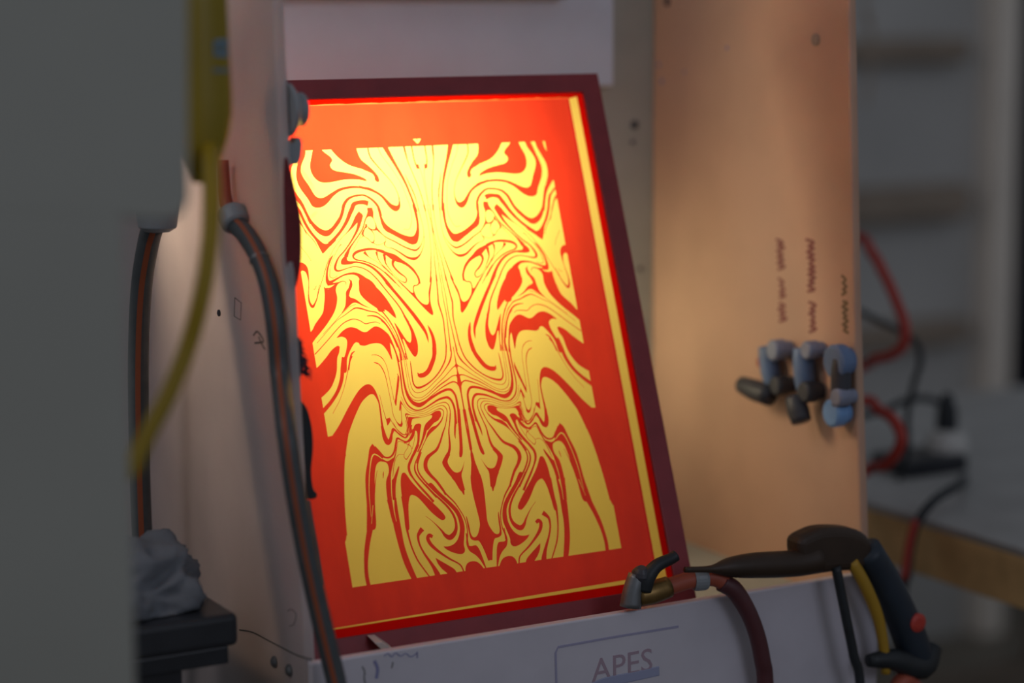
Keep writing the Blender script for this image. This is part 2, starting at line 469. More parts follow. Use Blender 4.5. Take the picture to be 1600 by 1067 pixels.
('P',0,'3458 1872 3518 1911 3553 1982 3554 2108 3620 2274 3770 2457 3999 2681 4093 2838 4137 2612 3992 2525 3913 2422 3791 2286 3748 2157 3721 2040 3712 1924 3661 1964 3587 1933 3556 1902 3640 1913 3664 1886'),
('S',0,'2861 2557 97 2920 2437 97 2972 2385 122 3036 2333 171 3138 2306 171 3230 2268 219 3318 2251 195 3397 2286 122 3485 2338 97 3618 2411 61 3777 2549 49 3936 2688 49'),
('S',0,'3304 2199 37 3407 2235 49 3537 2325 49 3663 2437 49 3833 2576 37'),
('S',0,'3173 2375 97 3094 2377 195 3016 2405 244 2942 2479 244 2881 2593 244 2841 2714 244 2807 2846 268'),
('S',0,'3005 2495 49 3059 2468 85 3143 2472 122 3214 2480 122 3284 2431 122 3363 2403 122 3446 2415 146 3536 2456 122 3643 2539 122 3769 2652 122 3886 2753 122 3993 2842 146'),
('P',0,'3020 2547 3084 2529 3140 2551 3217 2594 3279 2584 3363 2528 3452 2512 3543 2548 3628 2618 3654 2643 3576 2631 3520 2666 3519 2735 3558 2852 3611 2959 3665 3123 3593 3117 3561 2966 3517 2871 3450 2775 3398 2727 3353 2738 3342 2766 3278 2783 3184 2764 3088 2762 3021 2796 2968 2882 2927 3003 2916 3002 2915 2878 2911 2770 2884 2819 2859 2918 2840 3052 2814 3050 2852 2850 2895 2684 2948 2609'),
('S',0,'3430 2847 97 3479 2880 244 3522 2974 244 3559 3099 195'),
('S',0,'3920 1904 97 3938 1974 122 3949 2056 171 3946 2136 317 3917 2186 414 3879 2149 219 3832 2070 146 3801 1976 97 3768 1893 73'),
('S',0,'3203 2922 49 3130 2924 49 3061 2969 61 3024 3045 49'),
('S',0,'3183 3025 61 3130 3049 110'),
('S',0,'2096 2872 180 2143 3061 202 2236 3203 202 2337 3304 180 2443 3376 202 2534 3417 270 2614 3431 315 2654 3406 225 2674 3345 202 2670 3221 180 2664 3106 135 2661 3049 45'),
('S',0,'2038 2867 135 2042 2990 180 2082 3096 247 2152 3185 157 2253 3286 112 2358 3368 90 2473 3451 79 2575 3494 79 2651 3498 90 2696 3451 90 2712 3380 79 2720 3246 67 2722 3059 67 2718 2935 112'),
('S',0,'2004 2905 22 1999 3048 112 1999 3151 180 1999 3181 337 2003 3233 90 2002 3284 270 2003 3335 450 1998 3406 607 2003 3468 382 2001 3550 225 1998 3642 180 2001 3744 180 2005 3897 202 2004 3966 225'),
('P',0,'1999 3135 2034 3182 1997 3204 1985 3203'),
('P',0,'1995 3278 2040 3313 2002 3356 2009 3407 2051 3411 2019 3470 1985 3446'),
('S',0,'2013 3177 157 2048 3191 135 2100 3231 112 2213 3324 90 2348 3419 90 2463 3506 79 2583 3569 67 2672 3562 79 2723 3515 90 2747 3435 67 2749 3300 67 2749 3093 67 2742 2937 67'),
('S',0,'2021 3311 180 2054 3309 157 2105 3324 135 2193 3373 157 2293 3424 157 2399 3495 112 2506 3567 90 2619 3609 90 2699 3596 90 2756 3539 90 2780 3459 56'),
('S',0,'2033 3420 202 2075 3398 202 2118 3400 202 2184 3424 180 2284 3469 135 2393 3531 112 2491 3591 112 2560 3634 90'),
('S',0,'2104 3976 562 2087 3804 405 2086 3660 337 2096 3579 337 2135 3512 382 2192 3496 382 2296 3522 360 2417 3574 360 2508 3619 382 2588 3658 562 2652 3669 675 2725 3629 562 2779 3541 405 2800 3409 337 2802 3253 270 2797 3076 225 2791 2930 202'),
('S',0,'2157 3981 450 2141 3860 337 2140 3748 337 2162 3658 337 2204 3610 382 2259 3605 337 2353 3625 292 2454 3670 225 2555 3716 180 2639 3740 157 2717 3732 202 2796 3667 225 2837 3567 180 2849 3444 202 2841 3309 225 2836 3132 225 2845 2935 202'),
('S',0,'2253 3991 135 2223 3889 124 2207 3795 135 2217 3714 135 2257 3672 135 2323 3673 112 2406 3691 79 2508 3732 67 2612 3766 56 2711 3762 56 2797 3719 56 2848 3651 56 2880 3530 45'),
('S',0,'2317 3998 112 2279 3905 112 2254 3810 112 2258 3759 135 2293 3716 112 2348 3711 90 2442 3736 67 2575 3788 56 2695 3792 56 2801 3756 67 2861 3673 67 2894 3604 180'),
('P',0,'2897 3571 2919 3632 2939 3712 2924 3721 2900 3641 2884 3639'),
('S',0,'2882 3208 45 2867 3259 157 2886 3365 67 2928 3493 56 2964 3580 112'),
('S',0,'2477 4014 337 2420 3970 202 2355 3907 135 2314 3836 112 2307 3784 135 2346 3752 157 2415 3764 90 2538 3805 67 2678 3823 56 2770 3804 67 2853 3776 225 2857 3839 90 2856 3932 67 2879 4027 67'),
('P',0,'2350 3789 2391 3775 2444 3786 2503 3816 2620 3838 2731 3834 2811 3819 2828 3846 2828 3908 2834 4050 2806 4020 2805 3937 2780 3867 2750 3849 2619 3844 2512 3827 2462 3831 2458 3856 2499 3901 2574 3965 2628 4029 2574 4024 2489 3951 2411 3902 2354 3856'),
('S',0,'2283 2887 562 2304 3013 630 2360 3121 675 2420 3209 675 2488 3256 675 2546 3266 675 2577 3264 450'),
('S',0,'2582 3223 157 2574 3274 337'),
('P',0,'4055 4268 4118 3947 3996 4024 3830 3845 3672 3634 3523 3448 3422 3354 3338 3315 3280 3331 3237 3398 3207 3517 3208 3614 3236 3519 3263 3467 3298 3456 3347 3472 3450 3552 3554 3696 3654 3864 3741 4032 3780 4170 3796 4257'),
('S',0,'3237 3422 184 3213 3542 210 3208 3614 223 3211 3736 236 3218 3882 315 3214 3979 446 3196 4086 577 3162 4131 656 3129 4098 472 3103 4028 315 3071 3959 289 3006 4025 157 2935 4090 184'),
('S',0,'3599 2916 577 3639 3054 577 3676 3205 577 3752 3359 525 3860 3491 525 3950 3574 604 4043 3650 656'),
('P',0,'3629 2767 3663 2752 3753 2805 3845 2898 3994 3025 4114 3082 4108 3453 4016 3442 3864 3332 3780 3214 3725 3086 3691 2923 3652 2846'),
('S',0,'3482 2906 315 3531 2996 184 3583 3135 105 3655 3313 79 3752 3494 52 3879 3665 39'),
('S',0,'3191 2918 52 3109 2936 52 3044 3003 66 3011 3110 52 3003 3291 52 2994 3473 52 2992 3569 105'),
('S',0,'3184 3021 66 3127 3047 131 3082 3116 157 3053 3235 105 3044 3417 79 3037 3622 79 3036 3767 79 3003 3873 105 2954 3923 394 2928 3854 105 2911 3707 105 2899 3597 184'),
('P',0,'2942 3885 2957 3907 2985 3896 2957 3941 2938 3939'),
('P',0,'2866 3194 2913 3356 2968 3543 2988 3587 2981 3647 2969 3640 2934 3516 2887 3354'),
('S',0,'3182 3478 39 3167 3659 52 3150 3815 105'),
('P',0,'3095 3800 3150 3815 3146 3906 3123 3888 3087 3839'),
('S',0,'3093 3809 79 3051 3914 79 2999 3994 105 2922 4058 105 2865 4016 105 2841 3905 105 2831 3820 131'),
('P',0,'2796 3835 2831 3820 2850 3894 2870 3993 2856 3997 2820 3915'),
('S',0,'2829 3796 105 2852 3846 131 2859 3980 131 2904 4087 184 2949 4085 157'),
('S',0,'2929 3273 26 2934 3279 79'),
('S',0,'2012 3795 202 2012 3938 225 2011 4091 247 2004 4243 337 2003 4365 382'),
('P',0,'2006 4090 2022 4092 2011 4355 2022 4438 2030 4541 2059 4676 2079 4800 2084 4892 1926 4873 1985 4495'),
('S',0,'2079 3781 405 2097 3947 495 2117 4132 495 2138 4308 517 2159 4402 562 2177 4450 292'),
('S',0,'2139 3787 270 2154 3932 337 2181 4047 315 2198 4131 225 2201 4187 45'),
('S',0,'2212 3825 135 2249 3972 157 2279 4078 202 2290 4192 270 2307 4306 382 2349 4402 450 2392 4463 562'),
('P',0,'2356 4362 2436 4463 2451 4516 2406 4623 2326 4757 2254 4912 2190 4904 2201 4784 2202 4692 2167 4617 2120 4495 2163 4581 2207 4640 2269 4654 2318 4624 2365 4537 2368 4476 2317 4399'),
('S',0,'2260 3830 90 2308 3978 135 2373 4098 247 2429 4206 292 2498 4306 405 2577 4355 450 2645 4398 562 2692 4470 630 2699 4553 630 2655 4641 495 2582 4735 405 2516 4850 337 2478 4938 337'),
('S',0,'2309 3825 90 2353 3911 157 2428 3980 270 2508 4019 562 2575 4072 450 2627 4145 157 2696 4244 112 2764 4355 157 2821 4464 180'),
('P',0,'2343 3818 2469 3820 2493 3864 2590 3935 2632 4001 2669 4098 2717 4195 2784 4305 2771 4314 2702 4214 2626 4093 2576 4006 2500 3947 2398 3905'),
('P',0,'2662 3947 2691 3923 2754 3941 2812 4040 2884 4130 2955 4150 2949 4178 2857 4153 2792 4090 2762 4016 2741 4028 2740 4074 2764 4179 2831 4290 2907 4401 2897 4451 2824 4330 2738 4197 2705 4081 2677 3995'),
('S',0,'2823 3938 184 2856 4038 157 2912 4098 184 2981 4062 157 3032 4001 184 3068 3962 262'),
('S',0,'2871 3858 79 2874 3979 79 2928 4057 105 3007 3993 79 3056 3876 79'),
('P',0,'2928 3864 2940 3901 2965 3910 2998 3871 3002 3883 2980 3929 2950 3941 2925 3912'),
('S',0,'2798 3935 157 2833 4023 131 2850 4073 105'),
('S',0,'3059 3961 315 3105 4027 367 3141 4109 525 3182 4137 735 3218 4062 525 3221 3966 394 3226 3905 315'),
('S',0,'2788 3988 184 2822 4082 262 2875 4142 289 2925 4153 236 2982 4123 210 3033 4094 289 3062 4149 315 3096 4243 315 3142 4311 289 3201 4341 262 3263 4327 262 3318 4267 472 3383 4182 577'),
('P',0,'3285 4312 3362 4186 3399 4129 3452 4195 3502 4347 3569 4548 3598 4734 3621 4955 3678 5276 3548 5261 3509 4990 3473 4768 3443 4583 3404 4445 3350 4385 3283 4390 3234 4427 3235 4536 3296 4664 3317 4859 3317 5028 3300 5219 3197 5207 3206 4992 3181 4784 3142 4647 3097 4545 3076 4483 3085 4472 3135 4549 3185 4627 3219 4655 3182 4506 3110 4341 3159 4359 3221 4371 3276 4359'),
('S',0,'3050 4178 79 3093 4291 157 3149 4406 262 3195 4508 262 3230 4596 394'),
('S',0,'2986 4413 7 2987 4414 7'),
('P',0,'2997 4589 3027 4568 3062 4592 3093 4701 3108 4860 3117 5149 3126 5343 3081 5337 3060 5175 3034 5008 2991 4894 2940 4889 2863 4952 2738 5137 2622 5258 2572 5274 2542 5248 2557 5195 2630 5093 2739 4961 2822 4863 2927 4719'),
('S',0,'2747 4207 315 2817 4310 341 2880 4389 367 2934 4479 420 2941 4564 394 2904 4668 341 2831 4780 341 2761 4880 341 2671 5013 394'),
('S',0,'2726 4319 157 2774 4402 184 2814 4496 210 2814 4586 236 2765 4689 262 2694 4789 289 2619 4882 341'),
('S',0,'2733 4278 131 2791 4380 157 2845 4470 184 2861 4556 262 2831 4648 262 2766 4749 262 2696 4849 262 2617 4959 262'),
('S',0,'2894 4192 157 2861 4231 79 2866 4292 79 2913 4351 92 2957 4392 131 2984 4352 79 2963 4296 66 2909 4236 66 2894 4192 105'),
('S',0,'2983 4322 66 3049 4317 66 3105 4365 79 3151 4467 105 3190 4604 79'),
('S',0,'2772 4071 66 2814 4190 66 2852 4266 79'),
('S',0,'2872 4160 79 2893 4196 105 2949 4162 52 3025 4139 79 3052 4178 79'),
('S',0,'3308 4520 52 3317 4557 157 3329 4613 66'),
('S',0,'3394 4499 52 3444 4644 105 3481 4793 131 3512 4906 157 3532 5005 157'),
('S',1,'3298 4349 105 3354 4295 157 3404 4276 210 3446 4329 184 3492 4467 131 3529 4617 118 3557 4778 105 3572 4937 79 3585 5108 39'),
('S',1,'3292 4343 131 3233 4379 157 3183 4367 131 3136 4338 105'),
('S',1,'3137 4405 105 3199 4556 118 3225 4692 131 3247 4851 118 3251 5033 92 3247 5189 39'),
('S',1,'2945 4625 131 2867 4760 118 2784 4895 79 2739 4961 39'),
('P',0,'1987 4687 2062 4696 2087 4842 2082 5028 2069 5191 2058 5376 2095 5490 2131 5547 2163 5564 2194 5557 2216 5505 2219 5396 2233 5276 2245 5265 2243 5421 2238 5530 2225 5583 2178 5610 2124 5619 2095 5665 2061 5770 2031 5908 1995 5903 1974 5638 1976 5125'),
('P',0,'2207 4701 2200 4866 2210 4968 2222 4969 2242 4925 2283 4831 2355 4718'),
('S',0,'2578 4743 366 2487 4910 268 2377 5052 219 2318 5166 171 2275 5271 171 2257 5378 146 2260 5489 171 2284 5579 268 2287 5657 366'),
('P',0,'2653 4757 2563 4885 2426 5046 2338 5168 2296 5295 2288 5404 2313 5517 2343 5642 2340 5718 2374 5761 2445 5759 2535 5721 2603 5675 2642 5630 2563 5637 2484 5616 2413 5552 2364 5436 2358 5314 2384 5207 2466 5084 2619 4903 2707 4763'),
('S',0,'2751 4763 292 2656 4896 292 2550 5017 317 2474 5118 341 2422 5222 366 2404 5319 390 2414 5409 487 2456 5480 682 2526 5522 780 2586 5485 536 2629 5413 292 2694 5322 146 2756 5252 73 2821 5191 37'),
('P',0,'2188 5674 2246 5677 2276 5660 2305 5630 2303 5672 2274 5744 2198 5810 2143 5887 2087 6018 2074 6016 2099 5881 2128 5750 2158 5687'),
('S',0,'2283 5492 150 2284 5568 225 2291 5628 319 2288 5670 262'),
('S',0,'2771 5481 469 2813 5456 562 2843 5494 562 2821 5568 562 2763 5645 469 2678 5728 356 2580 5809 281 2486 5873 225 2435 5925 225 2407 6023 225'),
('P',0,'2781 5767 2761 5849 2714 5928 2643 6008 2635 6053 2489 6051 2510 6011 2539 5956 2599 5904 2695 5832'),
('S',0,'2897 5355 750 2940 5395 600 2976 5450 412 2973 5561 300 2931 5684 319 2879 5788 412 2832 5884 562 2794 5989 844 2781 6056 844'),
('P',0,'2104 6024 2156 5939 2209 5895 2284 5884 2343 5905 2378 5960 2385 6011 2377 6061'),
('S',0,'3565 4947 1218 3577 5106 1097 3631 5270 902 3687 5423 780 3732 5574 731 3764 5724 609 3781 5884 609 3775 6029 609'),
('P',0,'3192 4893 3197 5117 3192 5362 3188 5540 3154 5748 3075 6059 3146 6069 3222 5834 3258 5649 3287 5374 3300 5152 3328 4909'),
('S',0,'3071 4891 1097 3098 5128 536 3114 5297 414 3106 5463 268 3082 5616 244 3038 5766 244 2975 5891 219 2901 6025 195'),
('P',0,'3934 4989 3955 5195 3975 5345 4024 5441 4022 5576 4015 5801 4016 6015 4137 6031 4337 5036'),
('S',1,'3533 4955 97 3575 5117 73 3596 5198 24'),
('S',1,'3235 4920 244 3251 5057 146 3245 5213 49'),
('P',0,'3700 3940 3759 4117 3823 4332 3864 4531 3900 4755 3931 5002 3957 5310 4042 5320 4239 3993'),
('P',2,'2008 -107 2061 -105 2006 -40 1997 -48'),
]

# ================================================================== setting
def struct(name, bm, mt, bevel=0.0):
    o = link(name, bm, mt, bevel=bevel)
    o['kind'] = 'structure'
    return o

FZ = -1.15
struct('floor', box(NB(), (-3.2, -3.6, FZ - 0.05), (4.6, 2.5, FZ)), M['floor'])
YW = 1.80
def wpt(px, py, Y=YW): return aY(px, py, Y)
struct('wall_back', box(NB(), (-3.2, YW, FZ), (wpt(1545, 300).x, YW + 0.1, 1.6)), M['wall'])
# doorway on the right: putty coloured jamb and a dark curtain beyond
pl = wpt(1535, 300); pr_ = wpt(1558, 300)
struct('trim_1', box(NB(), (wpt(1528, 300).x, YW - 0.06, FZ), (wpt(1562, 300).x, YW + 0.12, 1.6)), M['post'], 0.006)
struct('wall_far', box(NB(), (wpt(1500, 300).x, YW + 0.6, FZ), (4.6, YW + 0.7, 1.6)), M['dark'])
bm = NB()
x0, x1 = wpt(1560, 300).x, wpt(1560, 300).x + 1.3
N = 90
prev = None
for i in range(N + 1):
    x = x0 + (x1 - x0) * i / N
    y = YW + 0.28 + 0.035 * math.sin(i * 0.9) + 0.012 * math.sin(i * 2.3)
    cur = (bm.verts.new((x, y, FZ + 0.02)), bm.verts.new((x, y, 1.6)))
    if prev: bm.faces.new((prev[0], cur[0], cur[1], prev[1]))
    prev = cur
cur_ = link('curtain', bm, M['dark'], smooth=True)
sm = cur_.modifiers.new('solid', 'SOLIDIFY'); sm.thickness = 0.006
tag(cur_, 'dark blue curtain hanging in the doorway at the far right', 'curtain')

# ------------------------------------------------------------------ shelf boards on the back wall
for (ya, yb, lab) in ((60, 100, 'brown wall shelf, the upper one, high on the grey wall behind the booth'),
                      (292, 348, 'brown wall shelf, the middle one, on the grey wall right of the booth'),
                      (505, 545, 'brown wall shelf, the lowest one, behind the looping red hose')):
    a = wpt(1344, (ya + yb) / 2, YW - 0.06); b = wpt(1528, (ya + yb) / 2, YW - 0.06)
    zt = wpt(1440, ya, YW - 0.06).z; zb = wpt(1440, yb, YW - 0.06).z
    t = thing('wall_shelf', lab, 'shelf', (a.x, YW, zb), None)
    link('shelf_board', box(NB(), (a.x - 0.35, YW - 0.06, zb + 0.012), (b.x - 0.02, YW, zt)), M['brownboard'], t, bevel=0.003)
    link('shelf_rail', box(NB(), (a.x - 0.35, YW - 0.045, zb), (b.x - 0.03, YW, zb + 0.011)), M['brownboard'], t)

# ================================================================== the washout booth
XL, XR, YB = -0.255, 0.50, 0.34
ZS = -0.297          # top of the sill
TH = 0.013
booth = thing('washout_booth', 'milky white plastic washout booth with high side panels and a low front sill', 'booth', (0.12, 0.1, FZ))
ztop = 0.62
def cheek(X, th, name, mt, back=None):
    YBk = back or YB
    # front edge leans back a little towards the top, rounded where it meets the top
    o = [( -0.155, ZS - 0.32), (-0.152, ZS), (-0.125, 0.05), (-0.105, 0.40), (-0.095, 0.55), (-0.07, 0.60), (-0.03, ztop), (YBk, ztop), (YBk, ZS - 0.32)]
    return link(name, prism(NB(), [(X, y, z) for y, z in o], (th, 0, 0)), mt, booth, bevel=0.004, seg=3)
lp = cheek(XL - TH, TH, 'side_panel', M['panel'], 0.56)
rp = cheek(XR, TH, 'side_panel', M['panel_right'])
# back: grey-green flange sheet, pale board in front of it
link('back_flange', box(NB(), (XL, YB, ZS - 0.3), (XR + TH, YB + 0.012, ztop)), M['flange'], booth)
bx = aY(959, 150, YB - 0.02).x
link('back_board', box(NB(), (XL + 0.003, YB - 0.02, 0.30), (bx, YB - 0.001, ztop)), M['board'], booth, bevel=0.002)
tl = aY(440, 5, YB - 0.03); tr = aY(880, 2, YB - 0.03)
link('top_rail', box(NB(), (XL + 0.05, YB - 0.045, tr.z + 0.004), (tr.x, YB - 0.021, tr.z + 0.04)), M['brownboard'], booth, bevel=0.002)
# front sill and booth floor
sillp = link('front_sill', box(NB(), (XL - TH, -0.170, ZS - 0.32), (XR + TH, -0.157, ZS)), M['sill'], booth, bevel=0.0025, seg=3)
link('booth_floor', box(NB(), (XL, -0.156, ZS - 0.06), (XR, YB - 0.001, ZS - 0.05)), M['flange'], booth)
for lx in (XL, XR - 0.04):
    for ly in (-0.155, YB - 0.05):
        link('leg', box(NB(), (lx, ly, FZ), (lx + 0.04, ly + 0.04, ZS - 0.061)), M['flange'], booth)
# joint line on the outside of the left panel, with two bolts
def onL(px, py): return aX(px, py, XL - TH - 0.0002)
bm = NB()
ribbon(bm, [onL(*p) for p in ((374, 984), (395, 988), (420, 1001), (445, 1014), (465, 1024), (488, 1031))], 0.0016, (-1, 0, 0))
link('panel_seam', bm, M['pencil'], lp)
for p in ((430, 1034), (453, 1047)):
    link('bolt', lathe(NB(), onL(*p), (-1, 0, 0), [(0, 0.007), (0.002, 0.007), (0.0045, 0.004), (0.005, 0.001)], 12), M['steel'], lp)
# pencilled shapes and a screw on the left panel
bm = NB()
ribbon(bm, [onL(*p) for p in ((367, 465), (377, 473), (376, 500), (366, 494), (367, 465))], 0.0011, (-1, 0, 0), smooth=False)
link('pencil_mark', bm, M['pencil'], lp); bm = NB()
ribbon(bm, [onL(*p) for p in ((396, 524), (402, 518), (410, 528), (411, 534), (398, 536))], 0.0022, (-1, 0, 0))
link('pencil_mark', bm, M['pencil'], lp); bm = NB()
ribbon(bm, [onL(*p) for p in ((404, 526), (411, 541), (415, 546))], 0.002, (-1, 0, 0))
link('pencil_mark', bm, M['pencil'], lp); bm = NB()
ribbon(bm, [onL(*p) for p in ((449, 955), (455, 952), (463, 960), (459, 975), (452, 978))], 0.0006, (-1, 0, 0))
link('pencil_mark', bm, M['pencil'], lp)
link('screw', lathe(NB(), onL(343, 489), (-1, 0, 0), [(0, 0.004), (0.0015, 0.004), (0.003, 0.001)], 12), M['darkfit'], lp)
# screws on the flange
for p, r in (((991, 195), 0.006), ((988, 222), 0.003), ((1000, 420), 0.0035)):
    link('screw', lathe(NB(), aY(p[0], p[1], YB), (0, -1, 0), [(0, r), (0.0015, r), (0.003, r*0.3)], 14), M['darkfit'], booth)
# dots and marks on the right panel
def onR(px, py): return aX(px, py, XR - 0.0002)
for p, r, mk in (((1043, 3), 0.006, 'darkfit'), ((1275, 62), 0.008, 'brownboard')):
    link('screw', lathe(NB(), onR(*p), (-1, 0, 0), [(0, r), (0.0015, r), (0.0025, r*0.3)], 14), M[mk], rp)
for p, r in (((1029, 101), 0.0035), ((1034, 127), 0.004), ((1136, 75), 0.003), ((1069, 112), 0.0025)):
    link('ink_spot', lathe(NB(), onR(*p), (-1, 0, 0), [(0, r), (0.0004, r*0.8)], 10), M['bluemark'], rp)
# handwriting that runs up the right panel in three columns
def scrawl(parts, mt, wd=0.0038):
    rnd = random.Random(parts[0][0])
    bm = NB()
    for (px, ya, yb, amp) in parts:
        n = int((yb - ya) / 4.5)
        pts = []
        for i in range(n + 1):
            y = ya + (yb - ya) * i / n
            pts.append(onR(px + (amp if i % 2 else -amp) * rnd.uniform(0.5, 1.0) + (y - 370) * 0.03, y + rnd.uniform(-1.2, 1.2)))
        ribbon(bm, pts, wd, (-1, 0, 0), 3)
    return link('handwriting', bm, mt, rp)
scrawl([(1219, 374, 421, 7), (1219, 436, 466, 6), (1219, 473, 502, 7)], M['ink'])
scrawl([(1266, 375, 456, 7), (1266, 473, 518, 7)], M['ink'])
scrawl([(1317, 431, 462, 5), (1317, 470, 520, 5)], M['ink2'])
# faint pencil crack low on the right panel
bm = NB()
ribbon(bm, [onR(*p) for p in ((1076, 850), (1095, 858), (1115, 867), (1135, 876))], 0.0012, (-1, 0, 0))
link('scratch', bm, M['pencil'], rp)

# marks and the faded label on the sill front
def onS(px, py): return aY(px, py, -0.1702)
bm = NB()
for pts, wd in (([(600, 1025), (606, 1021), (612, 1026), (618, 1020), (626, 1025), (634, 1021), (642, 1026), (652, 1020)], 0.0013),
                ([(585, 1032), (590, 1045), (588, 1060)], 0.004), ([(652, 1018), (652, 1028)], 0.0015)):
    ribbon(bm, [onS(*p) for p in pts], wd, (0, -1, 0))
link('marker_scrawl', bm, M['bluemark'], sillp)
bm = NB()
ribbon(bm, [onS(*p) for p in ((566, 1041), (570, 1050), (569, 1058), (571, 1070))], 0.0014, (0, -1, 0))
link('scratch', bm, M['pencil'], sillp); bm = NB()
ribbon(bm, [onS(*p) for p in ((614, 1034), (612, 1044))], 0.0012, (0, -1, 0))
link('scratch', bm, M['pencil'], sillp)
bm = NB()
ribbon(bm, [onS(*p) for p in ((870, 1090), (868, 1020), (872, 1011), (955, 996), (1060, 979))], 0.0030, (0, -1, 0), smooth=False)
link('label_border', bm, M['labelline'], sillp)
sd = (onS(1020, 1020) - onS(930, 1036))
words('APES', 0.040, M['labelred'], 'label_print', booth, onS(925, 1066), (1, 0, 0.02), (0.08, 0, 1))
bm = NB()
ribbon(bm, [onS(*p) for p in ((915, 1080), (945, 1066), (985, 1058), (1030, 1048))], 0.012, (0, -1, 0))
link('label_smear', bm, M['labelblue'], sillp)

# the back light: a lamp box fixed to the back wall behind the leaning screen
LAMP = dict(x0=-0.205, x1=0.08, z0=0.07, z1=0.275)
lampb = link('backlight_box', box(NB(), (LAMP['x0'] - 0.01, YB - 0.045, LAMP['z0'] - 0.01), (LAMP['x1'] + 0.01, YB - 0.021, LAMP['z1'] + 0.01)), M['white'], booth, bevel=0.003)
link('diffuser', box(NB(), (LAMP['x0'], YB - 0.050, LAMP['z0']), (LAMP['x1'], YB - 0.0455, LAMP['z1'])), M['tube'], lampb)
cx, cz = (LAMP['x0'] + LAMP['x1'])/2, (LAMP['z0'] + LAMP['z1'])/2
area('backlight_lamp', (cx, YB - 0.056, cz), (cx, YB - 1, cz - 0.15), LAMP['x1'] - LAMP['x0'], 4.1, (1.0, 0.83, 0.56), LAMP['z1'] - LAMP['z0'])

# invented slim lamp, added behind the screen's edge to brighten the right panel
sl = link('added_side_lamp', box(NB(), (0.175, 0.235, -0.30), (0.193, YB - 0.001, 0.10)), M['white'], booth, bevel=0.002)
link('diffuser', box(NB(), (0.1935, 0.245, -0.29), (0.196, YB - 0.012, 0.09)), M['tube'], sl)
area('added_side_light', (0.20, 0.288, -0.10), (0.60, 0.27, -0.16), 0.08, 0.26, (1.0, 0.95, 0.62), 0.36).data.spread = math.radians(105)

# ================================================================== the printing screen
SU = Vector((0, 0.3445, 0.93879)).normalized()      # up along the leaning screen
SN = Vector((0, -0.93879, 0.3445)).normalized()     # out of its face
def sc(x, s, d=0.0): return Vector((x, 0, 0)) + SU * s + SN * d
FX0, FX1, FS0, FS1 = -0.262, 0.271, -0.3335, 0.3445
IX0, IX1, IS0, IS1 = -0.241, 0.2445, -0.3125, 0.3200
FX0, IX0 = -0.2535, -0.2300
scr = thing('printing_screen', 'silk printing screen with red emulsion, yellow mesh and a marbled pattern, leaning in the booth', 'printing screen', sc(0, FS0))
bm = NB()
D0, D1 = -0.028, 0.004
def ringv(x0, x1, s0, s1, d): return [bm.verts.new(sc(x, s, d)) for x, s in ((x0, s0), (x1, s0), (x1, s1), (x0, s1))]
of, inn = ringv(FX0, FX1, FS0, FS1, D1), ringv(IX0, IX1, IS0, IS1, D1)
ob, ib = ringv(FX0, FX1, FS0, FS1, D0), ringv(IX0, IX1, IS0, IS1, D0)
for i in range(4):
    j = (i + 1) % 4
    bm.faces.new((of[i], of[j], inn[j], inn[i]))
    bm.faces.new((ob[i], ob[j], ib[j], ib[i]))
    bm.faces.new((of[i], of[j], ob[j], ob[i]))
    bm.faces.new((inn[i], inn[j], ib[j], ib[i]))
link('frame', bm, M['frame'], scr, bevel=0.0012)

def rectband(name, o, i, mt, d=0.0):
    """flat ring between two rectangles (x0,x1,s0,s1) in the plane of the mesh"""
    bm = NB()
    a = [bm.verts.new(sc(x, s, d)) for x, s in ((o[0], o[2]), (o[1], o[2]), (o[1], o[3]), (o[0], o[3]))]
    b = [bm.verts.new(sc(x, s, d)) for x, s in ((i[0], i[2]), (i[1], i[2]), (i[1], i[3]), (i[0], i[3]))]
    for k in range(4):
        j = (k + 1) % 4
        bm.faces.new((a[k], a[j], b[j], b[k]))
    return link(name, bm, mt, scr)
# red sealing band, bare yellow strip, emulsion area
BX0, BX1, BS0, BS1 = IX0, 0.2360, -0.3020, 0.3165
EX0, EX1, ES0, ES1 = -0.2300, 0.2215, -0.2970, 0.3130
EX2 = 0.2240
rectband('sealing_band', (IX0, IX1, IS0, IS1), (BX0, BX1, BS0, BS1), M['emul2'])
def patch(name, pts, mt):
    bm = NB()
    bm.faces.new([bm.verts.new(sc(x, s)) for x, s in pts])
    return link(name, bm, mt, scr)
# bare yellow strip down the right side and a tapering one along the bottom
bm = NB()
for q in (((EX2, ES1), (BX1, BS1 - 0.001), (BX1, BS0), (EX2, BS0)), ((BX0, BS0), (EX2, BS0), (EX2, ES0 + 0.0002), (BX0, BS0 + 0.0012))):
    bm.faces.new([bm.verts.new(sc(x, s)) for x, s in q])
link('bare_mesh_strip', bm, M['mesh'], scr)
patch('emulsion_edge', ((EX1, ES0), (EX2, ES0 + 0.0002), (EX2, ES1), (EX1, ES1)), M['emuledge'])
patch('emulsion_edge', ((BX0, BS0 + 0.0012), (EX2, ES0 + 0.0002), (EX1, ES0), (EX0, ES0)), M['emul'])
